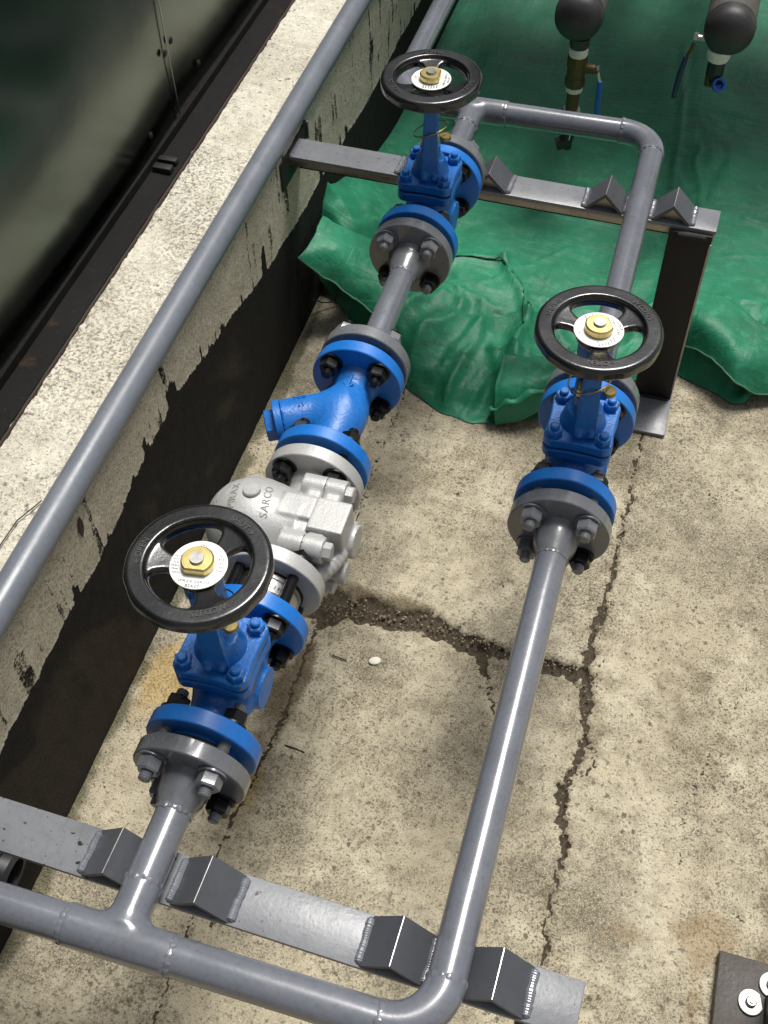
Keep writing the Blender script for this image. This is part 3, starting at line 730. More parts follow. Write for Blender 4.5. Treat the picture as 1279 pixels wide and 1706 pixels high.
def make_valve():
    zb = -.0575
    r = root('globe_valve', (0, 0, 0), 'x', 'valve', 'blue globe valves in the pipework')
    O = (0, 0, 0)
    def f(P):
        d = s_cyl(P, (0, -.074, 0), (0, .074, 0), .0265)
        d = smin(d, s_ell(P, (0, 0, -.004), (.035, .046, .036)), .012)
        d = smin(d, s_cyl(P, (0, 0, 0), (0, 0, .044), .0305), .012)
        d = smin(d, s_cyl(P, (.010, .004, -.006), (.037, .004, -.006), .022), .004)
        d = smin(d, s_cyl(P, (0, 0, -.02), (0, 0, -.046), .018), .008)
        for s in (-1, 1):
            d = smin(d, s_cyl(P, (0, s * .070, 0), (0, s * .058, 0), .036, .027), .006)
        return d
    part('body', snet(f, (-.044, -.076, -.050), (.044, .076, .050), .0026), M_BLUE, r, 45)
    for s in (-1, 1):
        part('flange', join(flange_at(0, .080 - FT if s > 0 else -.080, 0), lathe((0, s * .080, 0), (0, s, 0), [(0, .036), (.0032, .036)], 36)), M_BLUEF, r)
        part('gasket', lathe((0, s * .0833, 0), (0, s, 0), [(0, .038), (.0034, .038)], 40), M_GASKET, r)
    part('body_flange', prism(lobed(.0385, .012, .0018), .0395, .0525, .0014), M_BLUE, r)
    part('gasket', prism(lobed(.030, .008, .001), .0520, .0575), M_GASKET, r)
    bn = part('bonnet', prism(lobed(.0385, .012, .0018), .0562, .0690, .0014), M_BLUE, r)
    nut = mesh('bonnet_nut', join(lathe((0, 0, 0), (0, 0, 1), [(0, .0100), (.0012, .0104), (.0014, .0088), (.002, .0092), (.008, .0092), (.0092, .0080)], 6, .2), lathe((0, 0, .009), (0, 0, 1), [(0, .0052), (.0045, .0052), (.0055, .0040)], 14)), M_BLUE, 30)
    for x, y in ((-1, -1), (1, -1), (1, 1), (-1, 1)): inst('bonnet_nut', nut, r, (x * .0272, y * .0272, .0689), (0, 0, random.random()))
    def yk(P):
        d = s_cyl(P, (0, 0, .066), (0, 0, .090), .027, .0195)
        d = smin(d, s_cyl(P, (0, 0, .085), (0, 0, .112), .0135), .008)
        c, s = math.cos(.22), math.sin(.22); Q = np.stack([P[:, 0] * c + P[:, 1] * s, -P[:, 0] * s + P[:, 1] * c, P[:, 2]], 1)
        for q in (-1, 1):
            w = .0118 - .0035 * np.clip((Q[:, 2] - .09) / .08, 0, 1)
            arm = np.maximum(np.maximum(np.abs(Q[:, 0]) - w, np.abs(Q[:, 1] - q * (.0205 - .004 * np.clip((Q[:, 2] - .1) / .08, 0, 1))) - .0062), np.abs(Q[:, 2] - .127) - .058)
            d = smin(d, arm, .005)
            for e in (-1, 1): d = smin(d, np.linalg.norm(Q - np.array([e * .007, q * .0275, .0765]), axis=1) - .0052, .003)
        d = smin(d, s_cyl(P, (0, 0, .172), (0, 0, .193), .0185), .006)
        return d
    part('yoke', snet(yk, (-.034, -.038, .062), (.034, .038, .196), .0018), M_BLUE, r, 45)
    part('stem', lathe((0, 0, .09), (0, 0, 1), [(0, .0062), (.128, .0062)], 20), M_STEEL, r)
    part('gland_nut', lathe((0, 0, .111), (0, 0, 1), [(0, .0125), (.001, .0132), (.011, .0132), (.012, .012)], 6), M_ZINC, r)
    ring = tube([(.0225 * math.cos(a), .0275 * math.sin(a), .134 + .010 * math.cos(a + .6)) for a in np.linspace(.3, 2 * math.pi - .15, 60)], .0009, 8)
    part('wire_ring', join(ring, xf(lathe((0, 0, 0), (0, 0, 1), [(0, .007), (.001, .0075), (.005, .0075), (.006, .007)], 18), None, (.023, -.010, .128))), M_WIRE, r)
    # handwheel: turned rim with finger waves plus dished web with three openings
    hw = bpy.data.objects.new('handwheel', None)
    ZW = .2114
    def wheel(P):
        x, y, z = P[:, 0], P[:, 1], P[:, 2]; rad = np.hypot(x, y); th = np.arctan2(y, x)
        ro = .0632 + .0005 * np.cos(th * 13 + 1.2 * np.sin(th * 2)) * (.6 + .4 * np.sin(th * 3))
        rim = s_box(np.stack([rad - (.0455 + ro) / 2, z + .0062, 0 * z], 1), (0, 0, 0), (1, 1, 1)) if False else None
        hx = (ro - .0458) / 2; q = np.stack([np.abs(rad - (ro + .0458) / 2) - hx + .0020, np.abs(z + .0068) - .0068 + .0020], 1)
        rim = np.hypot(np.maximum(q[:, 0], 0), np.maximum(q[:, 1], 0)) + np.minimum(q.max(1), 0) - .0020
        rim = smax(rim, (rad + z * .9 - .0602) / 1.345, .0012)
        rim = smax(rim, -(np.hypot(rad - .0535, z + .0185) - .0075), .002)
        zc = -.0088 - .0065 * (1 - np.clip(rad / .046, 0, 1)) ** .8
        web = np.maximum(np.abs(z - zc) - .0044, rad - .050)
        op = np.full(len(P), 1e3)
        sp = np.full(len(P), 1e3)
        for k in range(3):
            a = k * 2 * math.pi / 3; u = x * math.cos(a) + y * math.sin(a); v = -x * math.sin(a) + y * math.cos(a)
            w = .0075 + .0085 * np.clip((rad - .022) / .022, 0, 1) ** 2
            sp = smin(sp, np.where(u > 0, np.abs(v) - w, 1.0), .004)
        op = smax(smax(-sp, .0215 - rad, .007), rad - .0435, .007)
        web = smax(web, -op, .0028)
        # raised rib along each spoke edge
        d = smin(rim, web, .003)
        d = smin(d, s_cyl(P, (0, 0, -.024), (0, 0, -.006), .0165), .004)
        return d * .85
    W = snet(wheel, (-.068, -.068, -.027), (.068, .068, .003), .00125); W = (W[0] * np.array([1.035, 1.035, 1]), W[1])
    hw = part('handwheel', xf(W, None, (0, 0, ZW)), M_BLACK, r, 50)
    for k, s in ((0, '\u2190OPEN'), (1, 'WCD.125'), (2, 'SHUT\u2192')):
        part('lettering', arc_text(s, .0082, .0538, k * 2 * math.pi / 3, ZW + .0001, .0006), M_WORN, hw)['fix'] = 1
    npz = ZW - .0046
    pl = part('nameplate', lathe((0, 0, npz - .0015), (0, 0, 1), [(0, .0252), (.0002, .0256), (.0013, .0256), (.0015, .0252)], 56), M_PLATE, hw)
    rows = [('SPIRAX SARCO', .0038, 0, -.0192), ('BSA2T', .0042, 0, -.0240), ('INSTR', .0026, -.0198, .0060), ('MAT', .0026, -.0206, .0026), ('1.FLD', .0026, -.0206, -.0008), ('PRESS', .0026, -.0202, -.0042), ('TEMP', .0026, -.0200, -.0076), ('SERIAL', .0024, -.0176, -.0110),
            ('N', .0026, .0176, .0106), ('BARG', .0026, .0200, .0066), ('DEG C', .0024, .0204, .0026), ('DN25', .0026, .0204, -.0014), ('PN40', .0026, .0196, -.0054), ('[+]', .0042, 0, .0190)]
    part('lettering', join(*[flat_text(s, z, (x, y, npz + .00005), (1, 0, 0), (0, 1, 0), .00015) for s, z, x, y in rows]), M_INK, hw)
    # domed nut with two flats
    n = 40; P = []
    for i in range(n):
        a = 2 * math.pi * i / n; P.append((.0148 * math.cos(a), max(-.0118, min(.0148, .0148 * math.sin(a)))))
    part('hub_nut', prism(P, npz, npz + .0085, .0014), M_ZINC, hw)
    part('stem_end', lathe((0, 0, npz + .008), (0, 0, 1), [(0, .0066), (.0016, .0066), (.0026, .0055), (.003, .003)], 20), M_STEEL, hw)
    for g in hw.children[:]:
        g['turn'] = 0 if g.get('fix') else 1
    return r
def copy_tree(o, parent=None):
    c = o.copy(); COL.objects.link(c); c.parent = parent
    for ch in list(o.children): copy_tree(ch, c)
    return c
v1 = make_valve(); v3 = copy_tree(v1); v2 = copy_tree(v1)
def set_valve(r, x, y, ang, plate, label):
    r.location = (x, y, H); r['label'] = label
    for c in r.children:
        if c.name.split('.')[0] == 'handwheel': 
            c.rotation_euler = (0, 0, math.radians(ang))
            for g in c.children:
                if g.get('turn'): g.rotation_euler = (0, 0, math.radians(plate - ang))
set_valve(v1, 0, Y1, 183, 8, 'blue globe valve with black handwheel bolted next to the round silver float trap')
set_valve(v3, X2, Y3, -78, 118, 'blue globe valve with black handwheel standing alone on the long bypass pipe')
set_valve(v2, 0, Y2, 104, 95, 'blue globe valve with black handwheel beside the far beam, above the green tarpaulin')

# ------------------------------------------------------------------ wafer check valve
YC0 = Y1 + .080 + .004; YC1 = YC0 + .030; YT0 = YC1 + .004; YT1 = YT0 + .160
ck = root('check_valve', (0, (YC0 + YC1) / 2, H - .036), 'thin stainless steel wafer check valve clamped between blue valve and silver trap', 'check valve')
part('body', lathe((0, YC0, H), (0, 1, 0), [(0, .030), (0, .0365), (.001, .0372), (.006, .0372), (.0065, .0355), (.008, .0355), (.0085, .0372), (.021, .0372), (.0215, .035), (.0245, .035), (.025, .0372), (.029, .0372), (.030, .0365), (.030, .030)], 56), M_STEEL, ck)
ps = []
for cx, V, F in text_line('DCV3 PN40', .0062, .0002):
    a = math.radians(62) - cx / .0375; n = np.array([math.cos(a), 0, math.sin(a)]); t = np.array([math.sin(a), 0, -math.cos(a)])
    ps.append((np.array([0, YC0 + .0125, H]) + n * .0374 + V[:, :1] * t + V[:, 1:2] * np.array([0, 1, 0]) + V[:, 2:3] * n, F))
part('lettering', join(*ps), M_INK, ck)

# ------------------------------------------------------------------ float trap
ft = root('float_trap', (0, (YT0 + YT1) / 2, H - FR), 'silver painted float steam trap with big round dome and bolted square cover', 'steam trap')
TC = (YT0 + YT1) / 2
def trap_neck(P):
    q = P - np.array([0, TC, H])
    d = s_cyl(q, (0, -.076, 0), (0, .076, 0), .026)
    for s in (-1, 1): d = smin(d, s_cyl(q, (0, s * .068, 0), (0, s * .052, 0), .036, .028), .008)
    # cover half on the right of the joint
    d = smin(d, s_box(q, (.0385, 0, 0), (.0108, .046, .042), .006), .006)
    d = smin(d, s_box(q, (.046, -.004, .020), (.020, .0215, .028), .0016), .0014)
    for sy in (-1, 1):
        for sz in (-1, 1):
            d = smin(d, s_cyl(q, (.028, sy * .040, sz * .032), (.051, sy * .040, sz * .032), .0145), .0025)
    d = smin(d, s_cyl(q, (.05, .006, -.006), (.072, .006, -.006), .0195), .004)
    d = smin(d, s_cyl(q, (.05, -.028, -.022), (.070, -.028, -.022), .0125), .004)
    k = np.linspace(0, 1, 9)
    for a, b in zip(k[:-1], k[1:]):
        pt = lambda t: (.060 - .022 * t * t, -.018 - .044 * t, .006 - .004 * t)
        d = smin(d, s_cyl(q, pt(a), pt(b), .0100), .003)
    return smax(d, -(q[:, 0] - .0275) , .0005) if False else d
part('cover', snet(trap_neck, (-.040, TC - .079, H - .052), (.080, TC + .079, H + .058), .0016), M_WHITE, ft, 50)
DC = np.array([-.044, TC - .004, H - .002]); DR = np.array([.058, .0545, .0545])
def trap_dome(P):
    q = P - np.array([0, TC, H])
    d = s_ell(P, DC, DR)
    d = smin(d, s_cyl(q, (-.06, -.004, -.002), (.012, -.004, -.002), .0475), .010)
    d = smin(d, s_box(q, (.0175, 0, 0), (.0096, .046, .042), .005), .005)
    for sy in (-1, 1):
        for sz in (-1, 1):
            d = smin(d, s_cyl(q, (.001, sy * .040, sz * .032), (.0272, sy * .040, sz * .032), .0145), .003)
    d = smin(d, s_box(q, (.0075, .002, .034), (.0200, .016, .0130), .003), .0035)
    return d
part('dome', snet(trap_dome, (-.106, TC - .062, H - .060), (.031, TC + .060, H + .056), .0017), M_WHITE, ft, 50)
for y in (YT0, YT1 - FT):
    part('flange', join(flange_at(0, y, H), lathe((0, YT0 if y == YT0 else YT1, H), (0, -1 if y == YT0 else 1, 0), [(0, .038), (.0022, .038)], 36)), M_WHITE, ft)
    part('gasket', lathe((0, YT0 - .0022 if y == YT0 else YT1 + .0025, H), (0, -1 if y == YT0 else 1, 0), [(0, .039), (.0015 if y == YT0 else .0070, .039)], 40), M_GASKET, ft)
me = mesh('cover_bolt', lathe((0, 0, 0), (1, 0, 0), [(0, .0098), (.0005, .0102), (.0080, .0102), (.0092, .0088)], 6, .4), M_WHITE, 30)
for sy in (-1, 1):
    for sz in (-1, 1): inst('cover_bolt', me, ft, (.0505, TC + sy * .040, H + sz * .032), (random.random(), 0, 0))
def on_dome(p):                                             # height of the casting above a point of the plan
    z = np.full(len(p), H + .0575)
    for _ in range(60):
        z = z - .8 * trap_dome(np.c_[p[:, 0], p[:, 1], z])
    return z
part('dome_plug', xf(lathe((0, 0, 0), (-.15, .05, 1), [(-.004, .0098), (.0035, .0098), (.0048, .0085), (.005, .004)], 28), None, (-.045, TC + .002, H + .0515)), M_WHITE, ft)
for s, ox, oy, size in (('SPIRAX', -.0600, TC - .008, .0120), ('SARCO', -.0220, TC - .004, .0120)):
    ex = np.array([-.15, 1.0, 0]); ex /= np.linalg.norm(ex); ey = np.array([-ex[1], ex[0], 0]); ps = []
    for cx, V, F in text_line(s, size, .0007):
        W = np.array([ox, oy, 0]) + (V[:, :1] + cx) * ex + V[:, 1:2] * ey
        W[:, 2] = on_dome(W) + V[:, 2]; ps.append((W, F))
    part('lettering', join(*ps), M_LETTER, ft)
dm = []
for a, b in (((-.0825, -.012), (-.0745, .008)), ((-.0745, .008), (-.0780, .020)), ((-.0780, .020), (-.0870, .004)), ((-.0870, .004), (-.0825, -.012))):
    pth = np.array([(a[0] + (b[0] - a[0]) * t, TC + a[1] + (b[1] - a[1]) * t, 0) for t in np.linspace(0, 1, 6)]); pth[:, 2] = on_dome(pth); dm.append(tube(pth, .0009, 6))
part('emblem', join(*dm), M_LETTER, ft)
# long studs through the check valve, studs to the strainer
bolts(ck, 0, H, Y1 + .080 - FT, YT0 + FT, 'b', 'b', tip=.007)
bolts(ft, 0, H, YT1 - FT, YS0 + FT, 'b', 'b')

# ------------------------------------------------------------------ Y strainer
ys_ = root('y_strainer', (0, (YS0 + YS1) / 2, H - FR), 'blue cast strainer with slanting capped side branch between silver trap and pipe spool', 'strainer')
SC = (YS0 + YS1) / 2
LD = np.array([-.885, -.455, -.06]); LD /= np.linalg.norm(LD); LO = np.array([.004, SC + .018, 0])
def strain(P):
    q = P - np.array([0, 0, H])
    d = s_cyl(q, (0, YS0 + .006, 0), (0, YS1 - .006, 0), .0245)
    for y0, y1 in ((YS1 - .012, YS1 - .030), (YS0 + .012, YS0 + .030)): d = smin(d, s_cyl(q, (0, y0, 0), (0, y1, 0), .034, .025), .008)
    d = smin(d, s_ell(q, (0, SC + .004, 0), (.030, .040, .029)), .012)
    return smin(d, s_cyl(q, LO, LO + LD * .081, .0265, .0285), .014)
part('body', snet(strain, (-.110, YS0 + .004, H - .040), (.040, YS1 - .004, H + .036), .0024), M_BLUE, ys_, 45)
for y in (YS0, YS1 - FT):
    part('flange', join(flange_at(0, y, H), lathe((0, YS0 if y == YS0 else YS1, H), (0, -1 if y == YS0 else 1, 0), [(0, .038), (.0022, .038)], 36)), M_BLUEF, ys_)
part('gasket', lathe((0, YS1 + .0024, H), (0, 1, 0), [(0, .040), (.0062, .040)], 40), M_GASKET, ys_)
ce = LO + LD * .0815 + np.array([0, 0, H])
cp = part('cap', lathe(ce, LD, [(0, .0282), (.0004, .0296), (.0085, .0296), (.0095, .0286)], 48), M_BLUE, ys_)
part('cap_hex', lathe(ce + LD * .0094, LD, [(0, .0190), (.0005, .0196), (.0110, .0196), (.0122, .0180)], 6, .5), M_BLUE, cp)
ax = -LD; side = np.cross([0, 0, 1.0], ax); up = np.cross(ax, side)
ps = []
for s, off, size in (('XS', .060, .0135), ('\u00b0/', .060, .011)):
    for cx, V, F in text_line(s, size, .0006):
        ta = math.radians(62 if s == 'XS' else 92) ; rr = .0284
        # letters wrapped round the branch, reading along it
        ang = ta + (V[:, 1:2] - size * .35) / rr
        W = np.array([0, 0, H]) + LO + LD * (off - .004) + ax * (V[:, :1] + cx) * 1.0 + (np.cos(ang) * -side * -1 + 0) * 0 + (-side * -np.cos(ang) + up * np.sin(ang)) * (rr + V[:, 2:3])
        ps.append((W, F))
part('lettering', join(*ps), M_BLUE, ys_)
ar = [np.array([0, SC + .052 - t, H + .0275]) for t in np.linspace(0, .024, 5)]
part('flow_arrow', join(tube(ar, .0011, 6), tube([(-.006, SC + .036, H + .0278), (0, SC + .028, H + .0282)], .0011, 6), tube([(.006, SC + .036, H + .0278), (0, SC + .028, H + .0282)], .0011, 6)), M_BLUE, ys_)

# ------------------------------------------------------------------ supports
def vee(cx, y0, y1, z, half=.0295, t=.0045):
    """angle iron laid as an inverted V along y"""
    h = half; P = [(-h, 0), (0, h), (h, 0), (h - t * 1.414, 0), (0, h - t * 1.414), (-h + t * 1.414, 0)]
    V = np.array([(cx + a, y, z + b) for y in (y0, y1) for a, b in P]); F = [(0, 1, 4, 5), (1, 2, 3, 4), (6, 11, 10, 7), (7, 10, 9, 8)]
    F += [(i, 6 + i, 6 + (i + 1) % 6, (i + 1) % 6) for i in range(6)]
    return V, F
def support(r, yc, yaw, zt, x0, x1, w, vees, lip_near, weld_mat=M_GREY):
    """beam from x0 to x1 centred on yc, with V brackets; yaw turns it a little about x=0"""
    Rz = rotz(yaw); T = np.array([0, yc, 0])
    def tr(vf): v, f = vf; return v @ Rz.T + T, f
    part('beam', tr(bbox_bev((x0, -w / 2, zt - .006), (x1, w / 2, zt), .0009)), M_BEAM, r)
    part('beam_web', tr(bbox_bev((x0 + .001, w / 2 - .0065, zt - .052), (x1 - .001, w / 2 - .0005, zt - .0055), .0009)), M_MILL, r)
    if lip_near: part('beam_lip', tr(bbox_bev((x0 + .001, -w / 2 + .0004, zt - .0165), (x1 - .001, -w / 2 + .005, zt - .0058), .0006)), M_BRIGHT, r, label='brown bare edge under the near side of the beam')
    for cx in vees:
        b = part('v_bracket', tr(vee(cx, -w / 2 + .0015, w / 2 - .0015, zt)), M_VEE, r, 20)
        part('worn_edge', tr(box((cx - .0003, -w / 2 + .002, zt + .0288), (cx + .0003, w / 2 - .002, zt + .02965))), M_STEEL, b)
        if lip_near:
            g = np.array([(cx + a, y, zt + .0004 + b) for y in (-w / 2 + .010, -w / 2 + .014) for a, b in ((-.0228, 0), (.0228, 0), (0, .0222))])
            part('gusset', tr((g, [(0, 1, 2), (3, 5, 4), (0, 3, 4, 1), (1, 4, 5, 2), (2, 5, 3, 0)])), M_BRIGHT, b)
        for s in (-1, 1):
            part('weld_bead', tr(weld_line((cx + s * .0305, -w / 2 + .003, zt + .001), (cx + s * .0305, w / 2 - .003, zt + .001), .0042, .0034)), weld_mat, b)
sf = root('pipe_support', (.36, .064, H - .06), 'grey steel beam with four inverted V brackets carrying the tee and the elbow', 'pipe support', 'pipe supports')
support(sf, .0685, -.021, H - PR - .0005, XW + .001, .400, .048, (-.036, .054, .236, .326), False)
part('leg', bbox_bev((.352, .085, 0.002), (.397, .091, H - PR - .055), .001), M_MILL, sf); part('foot_plate', bbox_bev((.345, .04, .001), (.40, .10, .007), .001), M_MILL, sf)
ZB = .352
sr = root('pipe_support', (.37, 1.19, 0), 'grey steel beam on a black angle leg reaching from kerb wall over the tarpaulin', 'pipe support', 'pipe supports')
support(sr, 1.185, -.026, ZB, XW - .002, .400, .050, (-.052, .062, .236, .334), True)
part('leg', join(bbox_bev((.334, 1.144, .006), (.396, 1.1495, ZB - .0065), .001), bbox_bev((.3905, 1.1490, .006), (.396, 1.191, ZB - .007), .001)), M_MILL, sr, label='black mill scale angle leg with pale scraped edge')
part('scraped_edge', bbox_bev((.3935, 1.1428, .03), (.3968, 1.1500, ZB - .02), .0006), M_BRIGHT, sr)
part('foot_plate', bbox_bev((.346, 1.062, .0015), (.398, 1.20, .0075), .001), M_BEAM, sr)
part('weld_bead', weld_line((.345, 1.142, .008), (.392, 1.142, .008), .004, .004), M_MILL, sr)
part('weld_bead', weld_line((.345, 1.143, ZB - .010), (.388, 1.143, ZB - .010), .004, .004), M_MILL, sr)
# bracket plate on the wall at the end of the far beam
br = root('wall_bracket', (XW, 1.18, .31), 'dark steel bracket plate fixed into the broken kerb edge at the far beam', 'bracket')
part('plate', bbox_bev((XW - .004, 1.13, .310), (XW + .003, 1.245, .358), .001), M_MILL, br)
part('tab', bbox_bev((XW - .002, 1.248, .330), (XW + .006, 1.252, .362), .001), M_BRIGHT, br)
part('weld_bead', weld_line((XW + .004, 1.166, ZB - .002), (XW + .004, 1.216, ZB - .002), .004, .004), M_GREY, br)

# ------------------------------------------------------------------ rail pipe on the kerb
RX, RZ, RR = -.2690, ZT + .0192, .0187
rp = root('rail_pipe', (RX, .8, ZT), 'long matt grey pipe lying along the inner edge of the kerb wall', 'pipe')
part('pipe', tube([(RX, y, RZ) for y in (-1.4, 0, .8)], RR, 48), M_RAIL, rp); part('pipe', tube([(RX - .0003, y, RZ) for y in (.8, 2, 3.5)], RR, 48), M_RAIL, rp)
part('weld_bead', weld_ring((RX, .80, RZ), (0, 1, 0), RR - .0003, .0007), M_RAIL, rp)

# ------------------------------------------------------------------ tarpaulin
def make_tarp():
    r = root('tarpaulin', (.2, 1.6, 0), 'crumpled dark green tarpaulin spread over the floor behind the valves', 'tarpaulin')
    fx = np.array([-.2585, -.215, -.15, -.063, -.01, .035, .08, .13, .195, .25, .30, .345, .397, .43, .457, .49, .516, .530, .546, .60, .75, 1.0, 1.7])
    fy = np.array([1.255, 1.225, 1.165, 1.079, 1.035, 1.012, 1.008, 1.018, 1.045, 1.075, 1.13, 1.20, 1.219, 1.195, 1.177, 1.165, 1.166, 1.20, 1.235, 1.24, 1.22, 1.26, 1.3])
    xs = np.r_[np.arange(-.2585, .75, .005), np.linspace(.755, 1.7, 50)]
    yf = np.interp(xs, fx, fy) + .022 * (fbm(xs * 13, xs * 0, 0, 79, 3) - .5) + .008 * (np.abs((xs * 17 % 1) - .5) - .25); k = np.array([1, 3, 5, 3, 1.]) / 13; yf = np.convolve(np.pad(yf, 2, mode='edge'), k, 'valid')
    t = np.r_[np.linspace(0, .02, 8)[:-1], np.arange(.02, .8, .005), np.linspace(.805, 2.4, 60)]
    X, Tt = np.meshgrid(xs, t, indexing='ij'); Y = yf[:, None] + Tt
    # heights of the heap under the cloth
    H0 = .016 + .115 * np.exp(-((X + .26) / .10) ** 2 - ((Y - 1.30) / .22) ** 2) + .038 * np.exp(-((X - .02) / .20) ** 2 - ((Y - 1.26) / .18) ** 2) + .030 * np.exp(-((X - .48) / .13) ** 2 - ((Y - 1.33) / .12) ** 2)
    H0 += .030 * np.exp(-((X + .08) / .07) ** 2 - ((Y - 1.17) / .06) ** 2) + .035 * np.exp(-((X - .44) / .05) ** 2 - ((Y - 1.28) / .05) ** 2)
    H0 += .030 * np.exp(-((X - .13) / .05) ** 2 - ((Y - 1.14) / .08) ** 2) + .028 * (fbm(X * 4.5, Y * 4.5, 0, 71, 3) - .5)
    R0 = .055
    roll = 1 - (1 - np.clip(Tt / R0, 0, 1)) ** 1.7
    Z = H0 * roll
    rs = np.random.RandomState(5)
    # drapery: folds that run back from the front edge and fan out
    ph = X * 9 + Tt * 5.0 * np.sin(X * 9) + 2.2 * (fbm(X * 7, Tt * 5, 0, 76, 3) - .5)
    tri = 1 - 2 * np.abs((ph % 1) - .5); ph2 = X * 29 - Tt * 7 + 2.5 * (fbm(X * 12, Tt * 8, 0, 77, 3) - .5); tri2 = 1 - 2 * np.abs((ph2 % 1) - .5)
    win = sstep(0, .03, Tt) * sstep(.30, .06, Tt) * (.35 + 1.2 * fbm(X * 6, Y * 6, 0, 78, 2))
    Z = Z + win * (.026 * (tri ** 1.5 - .42) + .003 * (tri2 ** 1.3 - .45))
    def crease(x0, y0, x1, y1, a, w):
        d, _ = seg_dist(X + .02 * (fbm(X * 14, Y * 14, 0, 72, 2) - .5), Y + .02 * (fbm(X * 14, Y * 14, 0, 73, 2) - .5), [(x0, y0), (x1, y1)], [1, 1])
        return a * (np.exp(-np.maximum(d - .0012, 0) / w) - .5 * np.exp(-(d / (3.2 * w)) ** 2))
    for i in range(60):
        x0 = rs.uniform(-.24, .75); y0 = rs.uniform(1.05, 1.75); an = rs.uniform(-.5, 1.9); L = rs.uniform(.06, .26)
        Z = Z + crease(x0, y0, x0 + L * math.cos(an), y0 + L * math.sin(an), rs.uniform(-.006, .010), rs.uniform(.004, .014)) * roll
    for c in ((-.25, 1.22, -.10, 1.33, .016, .02), (-.10, 1.33, .06, 1.385, .014, .02), (.06, 1.385, .125, 1.25, .018, .016), (.125, 1.25, .135, 1.04, .022, .014),
              (.0, 1.05, .05, 1.2, .018, .02), (.40, 1.27, .53, 1.235, .022, .015), (.36, 1.34, .52, 1.37, .012, .02), (.05, 1.03, .10, 1.15, .014, .02), (-.12, 1.14, -.02, 1.25, .016, .022), (.29, 2.2, .36, 1.2, .007, .006)):
        Z = Z + crease(*c) * roll
    for i in range(18):                                    # folds hanging down to the front edge
        x0 = rs.uniform(-.22, .62); y0 = np.interp(x0, fx, fy); L_ = rs.uniform(.05, .20); an = rs.uniform(.9, 2.0)
        Z = Z + crease(x0, y0, x0 + L_ * math.cos(an), y0 + L_ * math.sin(an), rs.uniform(.006, .016), rs.uniform(.004, .009)) * roll
    Z = Z + .006 * (fbm(X * 22, Y * 22, 0, 74, 3) - .5) * roll + .004
    # cloth pushed up against the kerb wall
    up = np.exp(-(X + .2585) / .02) * np.interp(Y, [1.15, 1.25, 1.38, 1.6, 1.9], [.02, .03, .03, .02, .0])
    Z = np.maximum(Z + up, .003)
    # edge scalloped
    Y = Y + (.010 * (fbm(X * 30, X * 0, 0, 75, 3) - .5)) * np.exp(-Tt / .03)
    V = np.stack([X, Y, Z], -1).reshape(-1, 3); F = grid_faces(len(xs), len(t))
    sheet = part('sheet', (V, F), M_TARP, r, 0)
    def zat(x, y):
        i = np.clip(np.searchsorted(xs, x), 0, len(xs) - 1); j = np.clip(np.searchsorted(t, y - yf[i]), 0, len(t) - 1); return Z[i, j]
    # stitched seams
    for pts in ([(-.255, 1.20), (-.20, 1.255), (-.12, 1.315), (-.03, 1.355), (.05, 1.375), (.10, 1.315), (.125, 1.24), (.134, 1.12), (.128, 1.04)], [(.124, 1.25), (.16, 1.262), (.20, 1.258)]):
        P = np.array(pts); s = np.linspace(0, 1, 90); u = np.linspace(0, 1, len(P)); q = np.c_[np.interp(s, u, P[:, 0]), np.interp(s, u, P[:, 1])]
        q += .003 * np.c_[np.sin(s * 40), np.cos(s * 31)]
        part('seam', tube(np.c_[q, [zat(a, b) + .001 for a, b in q]], .0013, 6), M_SEAM, r)
    # loose folded strips along the front edge
    def strip(name, path, width, curl, n=26, m=12):
        P = np.array(path, float); s = np.linspace(0, 1, n); u = np.linspace(0, 1, len(P)); C = np.stack([np.interp(s, u, P[:, k]) for k in range(3)], 1)
        for _ in range(3): C[1:-1] = (C[:-2] + 2 * C[1:-1] + C[2:]) / 4
        T = np.gradient(C, axis=0); T /= np.linalg.norm(T, axis=1)[:, None]; V = []
        for i in range(n):
            sd = np.cross(T[i], [0, 0, 1]); sd /= np.linalg.norm(sd); upv = np.cross(sd, T[i])
            for j in range(m):
                a = curl * j / (m - 1); rr = width * (.7 + .5 * math.sin(math.pi * s[i])) / curl
                V.append(C[i] + sd * rr * math.sin(a) + upv * rr * (1 - math.cos(a)) + np.array([0, 0, .004 * math.sin(i * .9 + j * .4)]))
        V = np.array(V); V[:, 2] = np.maximum(V[:, 2], .004)
        F = grid_faces(n, m); o = part(name, (V, F), M_TARP, r, 0); md = o.modifiers.new('thick', 'SOLIDIFY'); md.thickness = .0012
        return o
    strip('fold', [(.245, 1.10, .045), (.20, 1.06, .030), (.155, 1.03, .014), (.118, 1.02, .006)], .075, 3.6)
    def flap(rows, n=40, m=24, sd=0):
        C = np.array(rows, float); R_, K_ = C.shape[:2]
        u = np.linspace(0, K_ - 1, n); v = np.linspace(0, R_ - 1, m)
        def cub(A, t):
            i = np.clip(np.floor(t).astype(int), 0, len(A) - 2); f = (t - i)[:, None, None]; g = lambda k: A[np.clip(i + k, 0, len(A) - 1)]
            p0, p1, p2, p3 = g(-1), g(0), g(1), g(2)
            return .5 * (2 * p1 + (p2 - p0) * f + (2 * p0 - 5 * p1 + 4 * p2 - p3) * f * f + (3 * p1 - p0 - 3 * p2 + p3) * f ** 3)
        A = cub(C, v); A = np.swapaxes(cub(np.swapaxes(A, 0, 1), u), 0, 1)
        W = A.reshape(-1, 3); W[:, 2] += .010 * (fbm(W[:, 0] * 26, W[:, 1] * 26, W[:, 2] * 8, 80 + sd, 3) - .5); W[:, :2] += .006 * (fbm(W[:, 0] * 45, W[:, 1] * 45, 3, 90 + sd, 2) - .5)[:, None]
        W[:, 2] = np.maximum(W[:, 2], .005)
